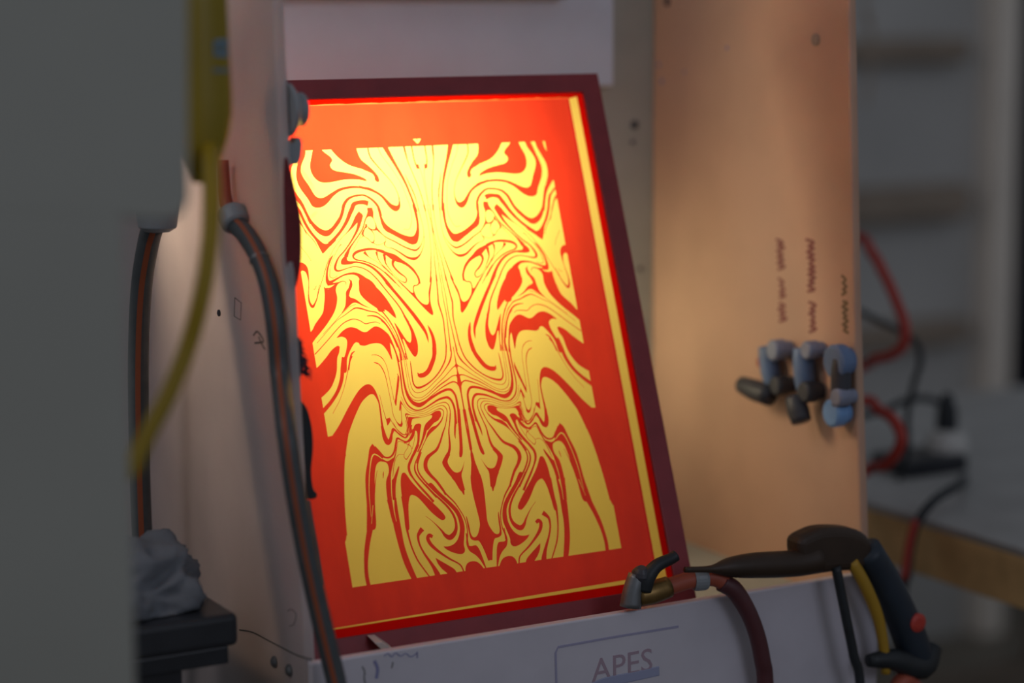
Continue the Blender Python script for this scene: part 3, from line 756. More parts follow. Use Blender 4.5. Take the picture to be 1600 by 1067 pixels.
# ragged top edge of the coating: a thin bright line, then the thick red band
rg = random.Random(4)
xs = [EX0 + (EX2 - EX0)*k/60 for k in range(61)]
mid = [ES1 + 0.0008 + 0.0014*rg.random()*(0.4 + k/60) for k in range(61)]
bm1, bm2 = NB(), NB()
for k in range(60):
    bm1.faces.new([bm1.verts.new(sc(*p)) for p in ((xs[k], ES1), (xs[k+1], ES1), (xs[k+1], mid[k+1]), (xs[k], mid[k]))])
    bm2.faces.new([bm2.verts.new(sc(*p)) for p in ((xs[k], mid[k]), (xs[k+1], mid[k+1]), (xs[k+1], BS1), (xs[k], BS1))])
link('thin_coating', bm1, M['emulthin'], scr)
link('sealing_band', bm2, M['emul2'], scr)
patch('sealing_band', ((EX2, ES1), (BX1, BS1 - 0.001), (BX1, BS1), (EX2, BS1)), M['emul2'])

# ---- stencil: the traced marbled figure, one half, mirrored
UW, VH = 0.36, 0.5166
PXM = 0.00080
def parse():
    shapes = []
    for kind, layer, s in ART:
        a = [int(k) for k in s.split()]
        if kind == 'S':
            pts = [(a[i]/4000, a[i+1]/6000, a[i+2]/100*PXM) for i in range(0, len(a), 3)]
        else:
            pts = [(a[i]/4000, a[i+1]/6000) for i in range(0, len(a), 2)]
        P = [((p[0] - 0.5)*UW, (0.5 - p[1])*VH) + tuple(p[2:]) for p in pts]
        if kind == 'S':
            C = crom(P, 5)
            L, Rr = [], []
            for i, c in enumerate(C):
                a0, b0 = C[max(i-1, 0)], C[min(i+1, len(C)-1)]
                t = np.array([b0[0]-a0[0], b0[1]-a0[1]]); l = math.hypot(*t)
                if l < 1e-9: continue
                t = t / l; w_ = max(c[2], 0.0005)/2
                L.append((c[0] - t[1]*w_, c[1] + t[0]*w_)); Rr.append((c[0] + t[1]*w_, c[1] - t[0]*w_))
            poly = L + Rr[::-1]
        else:
            # smooth the outline but keep its sharp corners
            n = len(P); poly = []
            V = [np.array(p[:2]) for p in P]
            sharp = []
            for i in range(n):
                u_ = V[i] - V[i-1]; v_ = V[(i+1) % n] - V[i]
                cs = (u_ @ v_) / (np.linalg.norm(u_)*np.linalg.norm(v_) + 1e-12)
                sharp.append(cs < 0.25)
            for i in range(n):
                p0, p1, p2, p3 = V[i-1], V[i], V[(i+1) % n], V[(i+2) % n]
                if sharp[i]: p0 = 2*p1 - p2
                if sharp[(i+1) % n]: p3 = 2*p2 - p1
                seg = np.linalg.norm(p2 - p1)
                kk = 5 if seg > 0.006 else 3
                for k in range(kk):
                    t = k / kk
                    poly.append(tuple(0.5*((2*p1) + (-p0+p2)*t + (2*p0-5*p1+4*p2-p3)*t*t + (-p0+3*p1-3*p2+p3)*t**3)))
        shapes.append((layer, poly))
        shapes.append((layer, [(-x, y) for x, y in poly]))
    return shapes
shapes = parse()
verts, edges = [], []
def addloop(poly):
    b = len(verts)
    for x, y in poly:
        verts.append(Vector((min(max(x, EX0 + 1e-4), EX1 - 1e-4)*10, min(max(y, ES0 + 1e-4), ES1 - 1e-4)*10)))
    for i in range(len(poly)):
        edges.append((b + i, b + (i + 1) % len(poly)))
for l, p in shapes: addloop(p)
hx, hy = UW/2, VH/2
design = [(-hx, -hy), (hx, -hy), (hx, hy), (-hx, hy)]
addloop(design)
b = len(verts)
for x, y in ((EX0, ES0), (EX1, ES0), (EX1, ES1), (EX0, ES1)): verts.append(Vector((x*10, y*10)))
edges += [(b, b+1), (b+1, b+2), (b+2, b+3), (b+3, b)]
res = delaunay_2d_cdt(verts, edges, [], 0, 1e-5, False)
V2 = np.array([(v.x/10, v.y/10) for v in res[0]])
TR = np.array([f for f in res[2]])
CT = V2[TR].mean(axis=1)
red = ~((np.abs(CT[:, 0]) < hx) & (np.abs(CT[:, 1]) < hy))
def inside(poly, P):
    Q = np.array(poly)
    A, B = Q, np.roll(Q, -1, axis=0)
    wn = np.zeros(len(P), int)
    for (x1, y1), (x2, y2) in zip(A, B):
        isl = (x2 - x1)*(P[:, 1] - y1) - (P[:, 0] - x1)*(y2 - y1)
        up = (y1 <= P[:, 1]) & (y2 > P[:, 1]) & (isl > 0)
        dn = (y1 > P[:, 1]) & (y2 <= P[:, 1]) & (isl < 0)
        wn += up.astype(int) - dn.astype(int)
    return wn != 0
for lay in (0, 1, 2):
    for l, p in shapes:
        if l != lay: continue
        Q = np.array(p)
        lo, hi = Q.min(0), Q.max(0)
        idx = np.where((CT[:, 0] >= lo[0]) & (CT[:, 0] <= hi[0]) & (CT[:, 1] >= lo[1]) & (CT[:, 1] <= hi[1]))[0]
        if len(idx):
            ins = inside(p, CT[idx])
            red[idx[ins]] = (lay == 0)
def sheet(name, sel, mt):
    bm = NB()
    tri = TR[sel]
    used = {}
    for t in tri:
        fv = []
        for i in t:
            i = int(i)
            if i not in used: used[i] = bm.verts.new(sc(V2[i][0], V2[i][1]))
            fv.append(used[i])
        try: bm.faces.new(fv)
        except ValueError: pass
    o = link(name, bm, mt, scr)
    return o
sheet('stencil_emulsion', red, M['emul'])
sheet('open_mesh', ~red, M['mesh'])
print('stencil triangles', len(TR))

# ================================================================== things on the inside of the left panel
def onI(px, py, X=XL + 0.02): return aX(px, py, X)
# round knob
kc = onI(446, 172, XL + 0.001)
t = thing('valve_knob', 'round grey plastic knob on the inside edge of the left panel, above the hook', 'knob', kc)
link('flange', lathe(NB(), kc, (1, 0, 0), [(0, 0.029), (0.004, 0.029), (0.007, 0.025), (0.010, 0.022)], 36), M['greyplas'], t, smooth=False)
link('dial', lathe(NB(), kc + Vector((0.010, 0, 0)), (1, 0, 0), [(0, 0.0195), (0.003, 0.0195), (0.0035, 0.0185), (0.009, 0.0185), (0.011, 0.017), (0.0115, 0.012)], 36), M['greyplas'], t)
# hook
hc = onI(450, 240, XL + 0.001)
t = thing('coat_hook', 'small grey plastic hook below the round knob', 'hook', hc)
P = [aY(x, y, hc.y - 0.008) for x, y in ((446, 223), (456, 224), (461, 223), (463, 217), (467, 214), (471, 216), (473, 226), (471, 246), (467, 256), (458, 258), (446, 258))]
link('hook_arm', prism(NB(), P, (0, 0.018, 0)), M['greyplas'], t, bevel=0.0022, seg=3)

def hang(name, label, cat, outline, X, th, mt, bev=0.002, extra=None):
    pts = [aY(px, py, Yq) for px, py, Yq in outline]
    return None
# dark red cloth
YI = -0.12
def flat(name, label, cat, px_pts, Y, th, mt, bevel=0.002, smooth=True):
    P = [aY(x, y, Y) for x, y in px_pts]
    if smooth:
        P = [Vector(p) for p in crom([tuple(p) for p in P], 4, closed=True)]
    o = link(name, prism(NB(), P, (0, th, 0)), mt, bevel=bevel)
    return tag(o, label, cat)
flat('hanging_cloth', 'dark red cloth hanging behind the edge of the left panel', 'cloth',
     [(447, 250), (455, 266), (462, 296), (470, 336), (472, 370), (471, 408), (466, 440), (460, 452), (449, 446), (446, 350)], YI, 0.006, M['wine'], 0.0015)
# brush with loose bristles
bp = aY(462, 556, YI)
t = thing('scrub_brush', 'dark bristled brush sticking out from behind the left panel', 'brush', bp)
P = [aY(x, y, YI) for x, y in ((452, 520), (464, 520), (470, 535), (474, 560), (472, 590), (452, 592))]
link('brush_head', prism(NB(), P, (0, 0.012, 0)), M['bristle'], t, bevel=0.002)
bm = NB()
for i in range(95):
    f = random.random()
    a = aY(464 + 8*f, 528 + 56*f, YI + random.uniform(0, 0.012))
    L = random.uniform(9, 20) * (0.5 + f*0.7)
    e = aY(464 + 8*f + L*random.uniform(0.5, 1.0), 528 + 56*f + L*random.uniform(0.0, 1.1), YI + random.uniform(0, 0.012))
    mid = (a + e)/2 + Vector((0.001, 0, 0.001))
    tube(bm, [a, mid, e], [0.0008, 0.0006, 0.0002], 5, 2)
ob_ = link('bristles', bm, M['bristle'], t)
ob_['kind'] = 'stuff'
# black strap and grey blade
flat('rubber_strap', 'black rubber strap with a hooked end behind the left panel', 'strap',
     [(462, 618), (473, 628), (481, 640), (488, 668), (490, 700), (487, 735), (490, 762), (496, 772), (493, 779), (480, 780), (468, 776), (464, 700)], YI, 0.008, M['black'], 0.0015)
flat('scraper_blade', 'thin grey brown blade pointing down beside the screen', 'scraper',
     [(476, 780), (485, 782), (490, 812), (498, 856), (507, 912), (505, 916), (496, 906), (480, 860)], YI + 0.002, 0.002, M['blade'], 0.0005, smooth=False)
# loose threads in front of the mesh
for pts, lab, mt in (([(464, 258), (474, 270), (483, 282), (490, 296)], 'pale loose thread hanging below the hook across the mesh', 'steel'),
                 ([(470, 347), (480, 343), (487, 338), (495, 331)], 'short dark thread sticking out across the mesh', 'pencil')):
    bm = NB(); tube(bm, [aY(x, y, YI) for x, y in pts], 0.00045, 6, 4)
    tag(link('loose_thread', bm, M[mt], smooth=True), lab, 'thread')
# little metal clip on the lower frame bar
c0 = sc(-0.165, -0.318, 0.0045)
P = [aY(x, y, -0.135) for x, y in ((586, 1005), (598, 1004), (618, 1017), (600, 1019))]
tag(link('metal_clip', prism(NB(), P, (0, 0.022, 0.004)), M['white'], bevel=0.0006), 'small pale clip between the sill and the lower frame bar', 'clip')

# ================================================================== hoses on the left
def stripes(bm, pts, r, arcs, n=6):
    for a in arcs: tube(bm, pts, [q*1.02 + 0.0002 for q in r] if isinstance(r, list) else r*1.02 + 0.0002, 3, n, arc=a, cap=False)
cp = aX(361, 342, XL - TH - 0.032)
t = thing('striped_hose', 'dark grey hose with orange stripes running down in front of the left panel edge', 'hose', cp)
hp_end = [Vector((-0.16, -0.26, -0.62)), Vector((-0.13, -0.30, -0.95)), Vector((-0.05, -0.42, FZ + 0.012)), Vector((0.25, -0.55, FZ + 0.012))]
hp = [(368, 350), (384, 366), (404, 400), (420, 445), (431, 510), (438, 590), (447, 670), (460, 760), (478, 860), (500, 960), (524, 1060), (545, 1150)]
YH = [0.07, 0.05, 0.00, -0.05, -0.10, -0.15, -0.187, -0.20, -0.205, -0.21, -0.215, -0.22]
pts = [aX(px, py, XL - TH - 0.0122) if i < 6 else aY(px, py, y) for i, ((px, py), y) in enumerate(zip(hp, YH))] + hp_end
bm = NB(); tube(bm, pts, 0.0108, 20, 8)
link('hose_body', bm, M['hose'], t, smooth=True)
bm = NB(); stripes(bm, pts, 0.0108, [(-1.3 + k, -0.85 + k) for k in (0, 2.1, 4.2)], 8)
link('hose_stripe', bm, M['copper'], t, smooth=True)
ax = (pts[0] - pts[1]).normalized()
link('coupling', lathe(NB(), pts[0] - ax*0.006, (ax + Vector((0, 0, 0.6))).normalized(), [(0, 0.0135), (0.003, 0.0165), (0.016, 0.0175), (0.022, 0.016), (0.025, 0.011)], 28), M['greyplas'], t, bevel=0.001)
bm = NB(); tube(bm, [aX(358, 332, XL - TH - 0.012), aX(352, 305, XL - TH - 0.013), aX(349, 250, XL - TH - 0.013)], [0.008, 0.007, 0.006], 14)
link('red_connector', bm, M['orangehose'], t, smooth=True)
cr = aY(408, 404, -0.018)
link('hose_clip', lathe(NB(), (pts[2] + (pts[3]-pts[2])*0.06), (pts[3]-pts[2]), [(0, 0.0115), (0.0015, 0.0118), (0.003, 0.0115)], 20), M['steel'], t)

# second drop of hose further left
c2 = aX(245, 335, -0.335)
t = thing('striped_hose', 'dark hose hanging straight down at the far left behind the grey cabinet', 'hose', c2)
hp = [(240, 352), (232, 380), (222, 440), (217, 520), (216, 620), (218, 730), (222, 840), (228, 930)]
pts = [aX(px, py, -0.335) for px, py in hp] + [Vector((-0.335, 0.30, -0.8)), Vector((-0.335, 0.34, FZ + 0.03)), Vector((-0.33, 0.5, FZ + 0.013))]
bm = NB(); tube(bm, pts, 0.0125, 18, 6)
link('hose_body', bm, M['hose'], t, smooth=True)
bm = NB(); stripes(bm, pts, 0.0125, [(0.2*math.pi + k, 0.2*math.pi + k + 0.5) for k in (0, 2.1, 4.2)], 6)
link('hose_stripe', bm, M['copper'], t, smooth=True)
link('coupling', lathe(NB(), aX(246, 362, -0.335), (0.02, 0, 1), [(0, 0.014), (0.005, 0.022), (0.03, 0.026), (0.045, 0.024), (0.048, 0.016)], 28), M['greyplas'], t, bevel=0.001)

# yellow container and yellow hose
YC = -0.24
def rot_solid(name, parent, px_l, px_r, ys, Y, mt, depth=0.5):
    """a body of oval section whose left and right outlines follow the photo"""
    bm = NB(); rings = []
    for (l, r, y) in zip(px_l, px_r, ys):
        a, b_ = aY(l, y, Y), aY(r, y, Y)
        c = (a + b_)/2; rx = abs(b_.x - a.x)/2
        rings.append([bm.verts.new(c + Vector((rx*math.cos(k*math.pi/14), rx*depth*math.sin(k*math.pi/14), 0))) for k in range(28)])
    for a, b_ in zip(rings[:-1], rings[1:]):
        for k in range(28): bm.faces.new((a[k], a[(k+1) % 28], b_[(k+1) % 28], b_[k]))
    bm.faces.new(rings[0]); bm.faces.new(list(reversed(rings[-1])))
    return link(name, bm, mt, parent, smooth=True)
t = thing('yellow_container', 'yellow plastic container with pale blue print, hanging beside the left panel', 'container', aY(325, 250, YC))
rot_solid('container_body', t, [280, 280, 281, 282, 283, 285, 290, 302], [352, 354, 358, 362, 362, 357, 347, 338], [-40, 0, 80, 150, 180, 212, 245, 285], YC, M['yellow'])
def onC(px, py):
    # on the front skin of the container
    a, b_ = aY(281, py, YC), aY(358, py, YC)
    c = (a + b_)/2; rx = abs(b_.x - a.x)/2
    p = aY(px, py, YC); u_ = max(-0.985, min(0.985, (p.x - c.x)/rx))
    return Vector((c.x + rx*u_, YC - rx*0.5*math.sqrt(1 - u_*u_) - 0.0008, p.z))
bm = NB()
for (xa, xb, ya, yb, wd) in ((326, 352, 66, 63, 0.004), (326, 352, 84, 87, 0.004)):
    ribbon(bm, [onC(xa + (xb-xa)*k/6, ya + (yb-ya)*k/6) for k in range(7)], wd, (0.3, -1, 0))
for x in (328, 335, 342, 349):
    ribbon(bm, [onC(x, 66), onC(x, 76), onC(x + 1, 86)], 0.003, (0.3, -1, 0))
for i in range(7):
    x = 326 + i*4.2
    ribbon(bm, [onC(x, 106), onC(x + 1.5, 113)], 0.002, (0.3, -1, 0))
link('blue_print', bm, M['blueink'], t)
tp = aY(316, -40, YC)
link('screw_cap', lathe(NB(), tp, (0, 0, 1), [(0, 0.018), (0.004, 0.016), (0.022, 0.016), (0.025, 0.012)], 24), M['yellow'], t)
bm = NB(); tube(bm, [tp + Vector((0, 0, 0.012)), tp + Vector((0.02, 0.02, 0.07)), Vector((XL - TH - 0.02, -0.02, ztop - 0.05)), Vector((XL - TH - 0.004, 0.0, ztop + 0.006)), Vector((XL + 0.005, 0.0, ztop + 0.004))], 0.003, 10)
link('hanging_cord', bm, M['black'], t, smooth=True)

pts = [aD(326, 215, 2.19), aD(330, 260, 2.10), aD(331, 310, 2.04), aD(328, 380, 2.01), aD(316, 460, 2.0), aD(294, 540, 2.0), aD(264, 615, 1.99), aD(232, 675, 1.98), aD(203, 735, 1.97), aD(170, 800, 1.96), Vector((-0.60, -0.40, -0.45)), Vector((-0.63, -0.36, -0.9)), Vector((-0.64, -0.25, FZ + 0.01)), Vector((-0.64, 0.1, FZ + 0.01))]
bm = NB(); tube(bm, pts, 0.0086, 16, 8)
tag(link('yellow_hose', bm, M['yhose'], smooth=True), 'yellow hose curving down in front of the left panel to the lower left', 'hose')

# near grey cabinet, out of focus
D = 1.86
a = aD(202, 500, D)
t = thing('grey_cabinet', 'large plain grey cabinet standing closest to the camera at the left', 'cabinet', (a.x - 0.12, a.y, FZ))
def onN(px, py): return aY(px, py, a.y)
bm = prism(NB(), [onN(194, 330), Vector((onN(192, 700).x, a.y, FZ + 0.06)), Vector((onN(-350, 1300).x, a.y, FZ + 0.06)), onN(-350, 330)], (0, 0.02, 0))
link('lower_door', bm, M['nearobj'], t, bevel=0.004)
zz = onN(200, 330)
bm = prism(NB(), [onN(296, -200), onN(297, 260), onN(299, 312), onN(286, 336), onN(262, 346), onN(200, 342), onN(-350, 330), onN(-350, -200)], (0, 0.02, 0))
link('upper_door', bm, M['nearobj'], t, bevel=0.004)

xa, xb = onN(-350, 330).x, onN(188, 700).x
link('cabinet_body', box(NB(), (xa + 0.004, a.y + 0.021, FZ), (xb - 0.006, a.y + 0.08, onN(200, -200).z - 0.01)), M['nearobj'], t, bevel=0.003)

# black table with a rag at the lower left
YT = -0.12
A = aY(373, 958, YT)
t = thing('black_table', 'black table with a thick rounded top at the lower left', 'table', (A.x - 0.25, YT + 0.1, FZ))
zt = A.z
hgt = (aY(373, 958, YT) - aY(373, 1009, YT)).z
link('table_top', box(NB(), (A.x - 0.45, YT, zt - hgt), (A.x, YT + 0.20, zt)), M['blackplas'], t, bevel=0.007, seg=4)
B = aY(357, 1036, YT + 0.01)
link('apron', box(NB(), (A.x - 0.45, YT + 0.008, B.z), (B.x, YT + 0.19, zt - hgt - 0.0005)), M['blackplas'], t, bevel=0.002)
L = aY(284, 1050, YT + 0.02)
for yy in (YT + 0.02, YT + 0.15):
    link('leg', box(NB(), (L.x - 0.05, yy, FZ), (L.x, yy + 0.035, B.z - 0.0005)), M['blackplas'], t)
    link('leg', box(NB(), (A.x - 0.44, yy, FZ), (A.x - 0.40, yy + 0.035, B.z - 0.0005)), M['blackplas'], t)
# crumpled rag: heap with folds
cx_, cy_ = aZ(215, 955, zt).x, YT + 0.10
bm = NB()
bmesh.ops.create_icosphere(bm, subdivisions=5, radius=1)
from mathutils import noise as mnoise
rr = 0.095
topz = aY(232, 838, cy_).z - zt
for v in bm.verts:
    d = v.co.normalized()
    n_ = mnoise.noise(d*1.8) * 0.30 + abs(mnoise.noise(d*3.2 + Vector((3, 1, 2)))) * -0.22 + mnoise.noise(d*8)*0.03
    k = 1.0 + n_
    v.co = Vector((cx_ + d.x*rr*k*1.0, cy_ + d.y*rr*k*0.85, zt + 0.001 + max(0.0, (d.z + 0.25)/1.25)*topz*k*1.05))
tag(link('grey_rag', bm, M['rag'], smooth=True), 'crumpled grey rag heaped on the black table', 'rag')

# ================================================================== taps and couplings on the right panel
def valve(cx, top, mid, low, parts, label):
    c = onR(cx, mid)
    t = thing('water_valve', label, 'valve', c)
    for kind, px, py, r, ln, mt, dirv in parts:
        p = onR(px, py)
        if kind == 'cap':
            link('cap', lathe(NB(), p, (-1, 0, 0), [(0, r*0.8), (ln*0.3, r*0.8), (ln*0.35, r), (ln*0.9, r), (ln, r*0.8)], 24), M[mt], t, bevel=0.001)
        elif kind == 'body':
            q = Vector(dirv)
            o_ = p + Vector((-0.016, 0, 0))
            bm = NB(); tube(bm, [o_ - q*ln/2, o_ - q*ln*0.2, o_ + q*ln*0.2, o_ + q*ln/2], [r*0.85, r, r, r*0.85], 16, 3)
            link('valve_body', bm, M[mt], t, smooth=True)
        elif kind == 'lever':
            q = Vector(dirv)
            o_ = p + Vector((-0.028, 0, 0))
            bm = NB(); tube(bm, [o_ - q*ln/2, o_, o_ + q*ln/2], [r*0.8, r, r*0.9], 12, 3)
            link('lever', bm, M[mt], t, smooth=True)
    return t
valve(1218, 530, 580, 640, [('cap', 1234, 545, 0.014, 0.030, 'greyblue', None), ('body', 1218, 570, 0.013, 0.05, 'bluevalve', (0, 0.3, 1)), ('cap', 1238, 600, 0.013, 0.03, 'darkfit', None),
                            ('lever', 1208, 607, 0.0145, 0.062, 'darkfit', (0, -1, -0.1)), ('cap', 1198, 565, 0.008, 0.012, 'orangehose', None)],
      'dark handled water valve with grey blue top, leftmost of the three on the right panel')
valve(1275, 530, 580, 640, [('cap', 1285, 545, 0.012, 0.028, 'greyblue', None), ('body', 1272, 575, 0.014, 0.055, 'bluevalve', (0, 0.15, 1)), ('cap', 1283, 610, 0.014, 0.03, 'darkfit', None),
                            ('lever', 1274, 636, 0.0145, 0.038, 'darkfit', (0, -0.45, -0.8))],
      'middle of the three water valves on the right panel, blue over a black fitting')
valve(1325, 530, 580, 640, [('cap', 1326, 563, 0.022, 0.026, 'bluevalve', None), ('body', 1330, 595, 0.013, 0.06, 'darkfit', (0, 0.0, 1)),
                            ('cap', 1322, 643, 0.018, 0.026, 'lightblue', None), ('cap', 1334, 618, 0.012, 0.03, 'greyblue', None)],
      'rightmost of the three water valves, with large blue cap over a bright blue one')

# ================================================================== gun, fittings and hoses on the sill
YG = -0.197
def g(px, py, y=YG): return aY(px, py, y)
t = thing('spray_gun', 'brown black pressure spray gun lying on the right end of the sill', 'spray gun', g(1300, 880))
bm = NB(); tube(bm, [g(1070, 890), g(1110, 889), g(1140, 886), g(1180, 883), g(1240, 880), g(1275, 872)], [0.0035, 0.0045, 0.012, 0.0155, 0.0165, 0.019], 18, 5)
link('barrel', bm, M['gun'], t, smooth=True)
P = [g(x, y, YG - 0.012) for x, y in ((1250, 850), (1272, 832), (1300, 825), (1340, 828), (1362, 842), (1368, 872), (1352, 890), (1310, 895), (1262, 896))]
P = [Vector(p) for p in crom([tuple(p) for p in P], 4, closed=True)]
link('gun_body', prism(NB(), P, (0, 0.034, 0)), M['gun'], t, bevel=0.011, seg=4)
bm = NB(); tube(bm, [g(1352, 858), g(1380, 905), g(1405, 955), g(1425, 1005), g(1436, 1040)], [0.020, 0.021, 0.021, 0.022, 0.020], 18, 5)
link('grip', bm, M['navy'], t, smooth=True)
bm = NB(); tube(bm, [g(1330, 876, YG - 0.006), g(1352, 915, YG - 0.01), g(1372, 965, YG - 0.01), g(1382, 1020, YG - 0.01), g(1384, 1052, YG - 0.01)], [0.008, 0.008, 0.0075, 0.0065, 0.006], 14, 5)
link('yellow_trim', bm, M['gunyel'], t, smooth=True)
bm = NB(); tube(bm, [g(1357, 1032, YG - 0.01), g(1395, 1030, YG - 0.01), g(1440, 1042, YG - 0.01), g(1455, 1010, YG)], [0.008, 0.014, 0.016, 0.014], 14, 4)
link('trigger_guard', bm, M['black'], t, smooth=True)
link('red_button', lathe(NB(), g(1432, 972, YG - 0.018), (0, -1, 0), [(0, 0.012), (0.004, 0.012), (0.006, 0.007)], 16), M['redhose'], t)
bm = NB(); tube(bm, [g(1402, 1075, YG - 0.01), g(1415, 1062, YG - 0.01), g(1432, 1080, YG)], 0.012, 14, 4)
link('red_nozzle', bm, M['orangehose'], t, smooth=True)
# black hose under the gun
bm = NB(); tube(bm, [g(1306, 885, YG - 0.01), g(1314, 925, YG - 0.012), g(1324, 975, YG - 0.012), g(1334, 1025, YG - 0.012), g(1345, 1100, YG - 0.012), Vector((0.45, -0.22, -0.75)), Vector((0.44, -0.30, FZ + 0.04)), Vector((0.40, -0.5, FZ + 0.008))], 0.0062, 14, 5)
tag(link('black_hose', bm, M['black'], smooth=True), 'thin black hose dropping from the spray gun down the sill front', 'hose')

# hose with a brass connector curling over the sill
t = thing('sill_hose', 'wine red hose with a pale collar and brass connector curling over the sill', 'hose', g(1080, 905))
pts = [g(1040, 918, -0.175), g(1080, 906, -0.178), g(1118, 903, -0.185), (g(1150, 925, -0.192)), g(1176, 972, -0.195), g(1191, 1030, -0.195), g(1198, 1110, -0.195), Vector((0.335, -0.21, -0.8)), Vector((0.36, -0.28, FZ + 0.05)), Vector((0.45, -0.45, FZ + 0.012))]
bm = NB(); tube(bm, pts[:3] + [pts[3]], 0.0105, 18, 6); link('orange_sleeve', bm, M['orangehose'], t, smooth=True)
bm = NB(); tube(bm, [pts[2] + (pts[3]-pts[2])*0.3, pts[3], *pts[4:]], [0.0112, 0.0112] + [0.0102]*(len(pts) - 4), 18, 6); link('hose_body', bm, M['winehose'], t, smooth=True)
link('collar', lathe(NB(), g(1083, 906, -0.178), (pts[2]-pts[1]), [(0, 0.0125), (0.004, 0.0135), (0.014, 0.0135), (0.017, 0.0125)], 22), M['greyplas'], t)
bm = NB(); tube(bm, [g(996, 932, -0.172), g(1018, 926, -0.174), g(1044, 917, -0.175)], [0.012, 0.014, 0.013], 16, 4)
link('brass_connector', bm, M['brass'], t, smooth=True)
# tap fitting
t = thing('tap_fitting', 'dark metal tap fitting with a curved black lever on the sill by the screen corner', 'tap', g(1000, 930))
bm = NB(); tube(bm, [g(985, 948, -0.172), g(989, 922, -0.172), g(996, 898, -0.172)], [0.013, 0.012, 0.011], 16, 4)
link('tap_body', bm, M['steel'], t, smooth=True)
link('tap_cap', lathe(NB(), g(1000, 908, -0.172), (-0.1, -0.4, 1), [(0, 0.011), (0.012, 0.0115), (0.016, 0.009), (0.02, 0.005)], 18), M['darkfit'], t)
bm = NB(); tube(bm, [g(1006, 922, -0.178), g(1012, 902, -0.180), g(1026, 884, -0.180), g(1048, 873, -0.180), g(1056, 868, -0.18)], [0.0095, 0.0095, 0.008, 0.007, 0.007], 14, 5)
link('lever', bm, M['black'], t, smooth=True)

# ================================================================== hoses, cables and bench to the right
def r_(px, py, X=0.95): return aX(px, py, X)
bm = NB(); tube(bm, [Vector((XR + TH + 0.002, r_(1330, 370).y - 0.30, r_(1330, 370).z + 0.02)), r_(1330, 370), r_(1362, 395), r_(1382, 430), r_(1400, 470), r_(1414, 510), (r_(1410, 540)), r_(1390, 556), r_(1366, 562), r_(1345, 575), Vector((XR + TH + 0.002, r_(1345, 575).y - 0.30, r_(1345, 575).z + 0.01))], 0.0085, 14, 6)
tag(link('red_hose', bm, M['redhose'], smooth=True), 'red hose making a long pointed loop beside the right panel, the upper loop', 'hose', None)
bm = NB(); tube(bm, [Vector((XR + TH + 0.002, r_(1345, 628, 0.83).y - 0.22, r_(1345, 628, 0.83).z)), r_(1345, 628, 0.83), r_(1372, 640, 0.83), r_(1395, 655, 0.83), r_(1408, 682, 0.83), r_(1400, 708, 0.83), r_(1380, 728, 0.83), r_(1350, 738, 0.83), Vector((XR + TH + 0.002, r_(1350, 738, 0.83).y - 0.22, r_(1350, 738, 0.83).z - 0.02))], 0.0085, 14, 6)
tag(link('red_hose', bm, M['redhose'], smooth=True), 'red hose making a short round loop beside the right panel, the lower loop', 'hose', None)
bm = NB(); tube(bm, [r_(1340, 485, 1.0), r_(1370, 500, 1.0), r_(1405, 516, 1.0), r_(1432, 535, 1.0), r_(1438, 565, 1.0), r_(1428, 600, 1.0), r_(1418, 650, 1.0), r_(1418, 700, 1.0), r_(1408, 740, 1.0), r_(1392, 780, 1.0), r_(1386, 830, 1.0), r_(1388, 880, 1.0)], 0.0050, 12, 6)
tag(link('black_cable', bm, M['black'], smooth=True), 'thin black cable hanging beside the red hose loops and down past the bench', 'cable')
# bench
XB = 0.86
zt = aX(1420, 812, XB).z
zb = zt - 0.078
bench = thing('workbench', 'workbench with grey top and thick raw wood edge at the lower right', 'workbench', (XB + 0.35, 0.3, FZ))
link('bench_top', box(NB(), (XB + 0.001, -0.9, zt - 0.004), (XB + 1.0, 0.95, zt + 0.008)), M['benchtop'], bench, bevel=0.002)
link('wood_edge', box(NB(), (XB, -0.9, zb), (XB + 0.04, 0.95, zt - 0.0045)), M['benchwood'], bench, bevel=0.003)
link('wood_edge', box(NB(), (XB + 0.041, 0.91, zb), (XB + 1.0, 0.95, zt - 0.0045)), M['benchwood'], bench, bevel=0.003)
link('lower_shelf', box(NB(), (XB + 0.05, -0.85, FZ + 0.25), (XB + 0.95, 0.9, FZ + 0.27)), M['brownboard'], bench)
for x in (XB + 0.04, XB + 0.9):
    for y in (-0.88, 0.85):
        link('leg', box(NB(), (x, y, FZ), (x + 0.06, y + 0.06, zb)), M['brownboard'], bench)
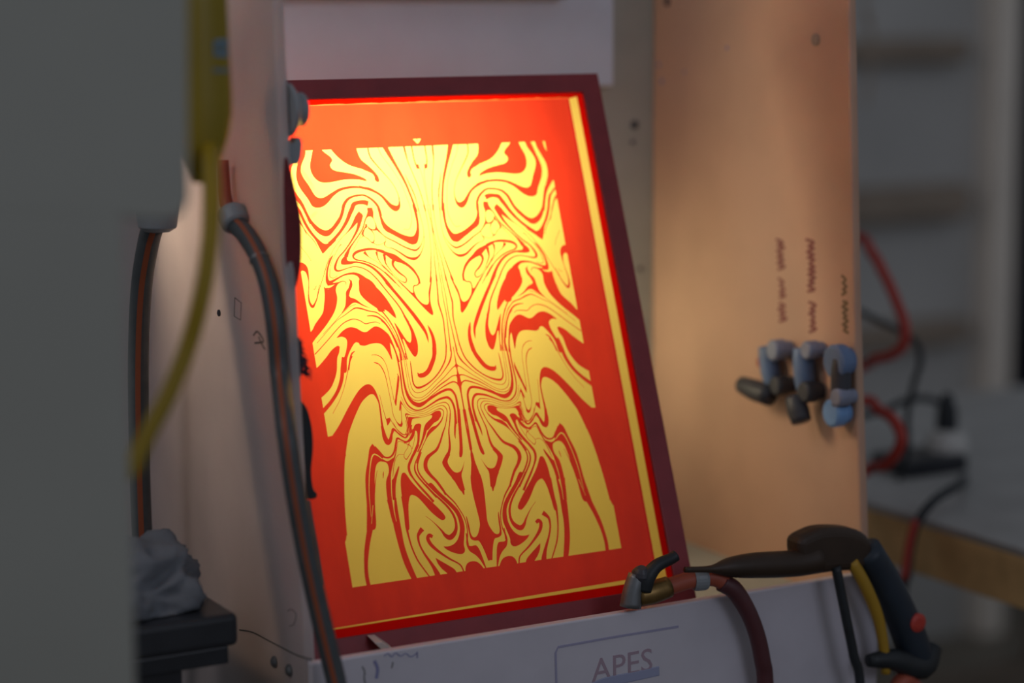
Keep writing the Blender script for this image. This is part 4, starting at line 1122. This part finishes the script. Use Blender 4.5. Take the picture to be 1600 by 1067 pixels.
# power block with a white plug
zt2 = zt + 0.008
pb0 = aZ(1425, 748, zt2)
t = thing('power_block', 'black power block standing on the bench below the plugged cable', 'power strip', pb0)
w0 = aY(1420, 740, pb0.y); w1 = aY(1512, 736, pb0.y); hh = (aY(1460, 716, pb0.y) - aY(1460, 742, pb0.y)).z
link('housing', box(NB(), (w0.x, pb0.y, zt2), (w1.x, pb0.y + 0.10, zt2 + hh)), M['blackplas'], t, bevel=0.004)
pc = aY(1478, 714, pb0.y + 0.05)
link('socket', lathe(NB(), (pc.x, pb0.y + 0.05, zt2 + hh), (0, 0, 1), [(0, 0.036), (0.01, 0.036), (0.03, 0.030), (0.034, 0.02)], 20), M['white'], t)
t2 = thing('plug_cable', 'black plug and cable arching down into the white socket of the power block', 'cable', (pc.x, pb0.y + 0.05, zt2 + hh + 0.034))
b0 = Vector((pc.x, pb0.y + 0.05, zt2 + hh + 0.034))
link('plug', lathe(NB(), b0, (0, 0, 1), [(0, 0.018), (0.03, 0.017), (0.055, 0.009), (0.06, 0.006)], 16), M['black'], t2)
yy = b0.y
bm = NB(); tube(bm, [b0 + Vector((0, 0, 0.05)), aY(1482, 655, yy), aY(1468, 630, yy), aY(1440, 622, yy), aY(1410, 628, yy), aY(1385, 640, yy), aY(1345, 650, yy)], 0.0058, 12, 6)
link('cord', bm, M['black'], t2, smooth=True)
# cable running off the bench edge
bm = NB(); tube(bm, [aY(1500, 738, 0.75), aZ(1505, 752, zt2 + 0.02), aX(1462, 780, XB + 0.02), aX(1436, 812, XB - 0.02), aX(1424, 850, XB - 0.03), aX(1418, 900, XB - 0.04), aX(1410, 960, XB - 0.05), Vector((XB - 0.07, 0.12, -0.9)), Vector((XB - 0.10, 0.05, FZ + 0.01))], 0.0068, 12, 6)
tag(link('bench_cable', bm, M['black'], smooth=True), 'thick black cable falling over the wood edge of the bench', 'cable')
bm = NB(); tube(bm, [aX(1430, 812, XB - 0.035), aX(1420, 850, XB - 0.045), aX(1412, 905, XB - 0.055)], 0.0055, 12, 5)
tag(link('red_cable', bm, M['redhose'], smooth=True), 'short red cable beside the black one at the end of the bench edge', 'cable')
# pale cord high up behind the panel
bm = NB(); tube(bm, [aY(1350, -30, 1.2) + Vector((0, 0, 0.9)), aY(1352, -30, 1.2), aY(1358, 20, 1.2), aY(1363, 70, 1.2), aY(1360, 120, 1.2), aY(1352, 165, 1.2)], 0.004, 10, 5)
tag(link('pale_cord', bm, M['brownboard'], smooth=True), 'thin tan cord hanging at the top behind the right panel', 'cord')
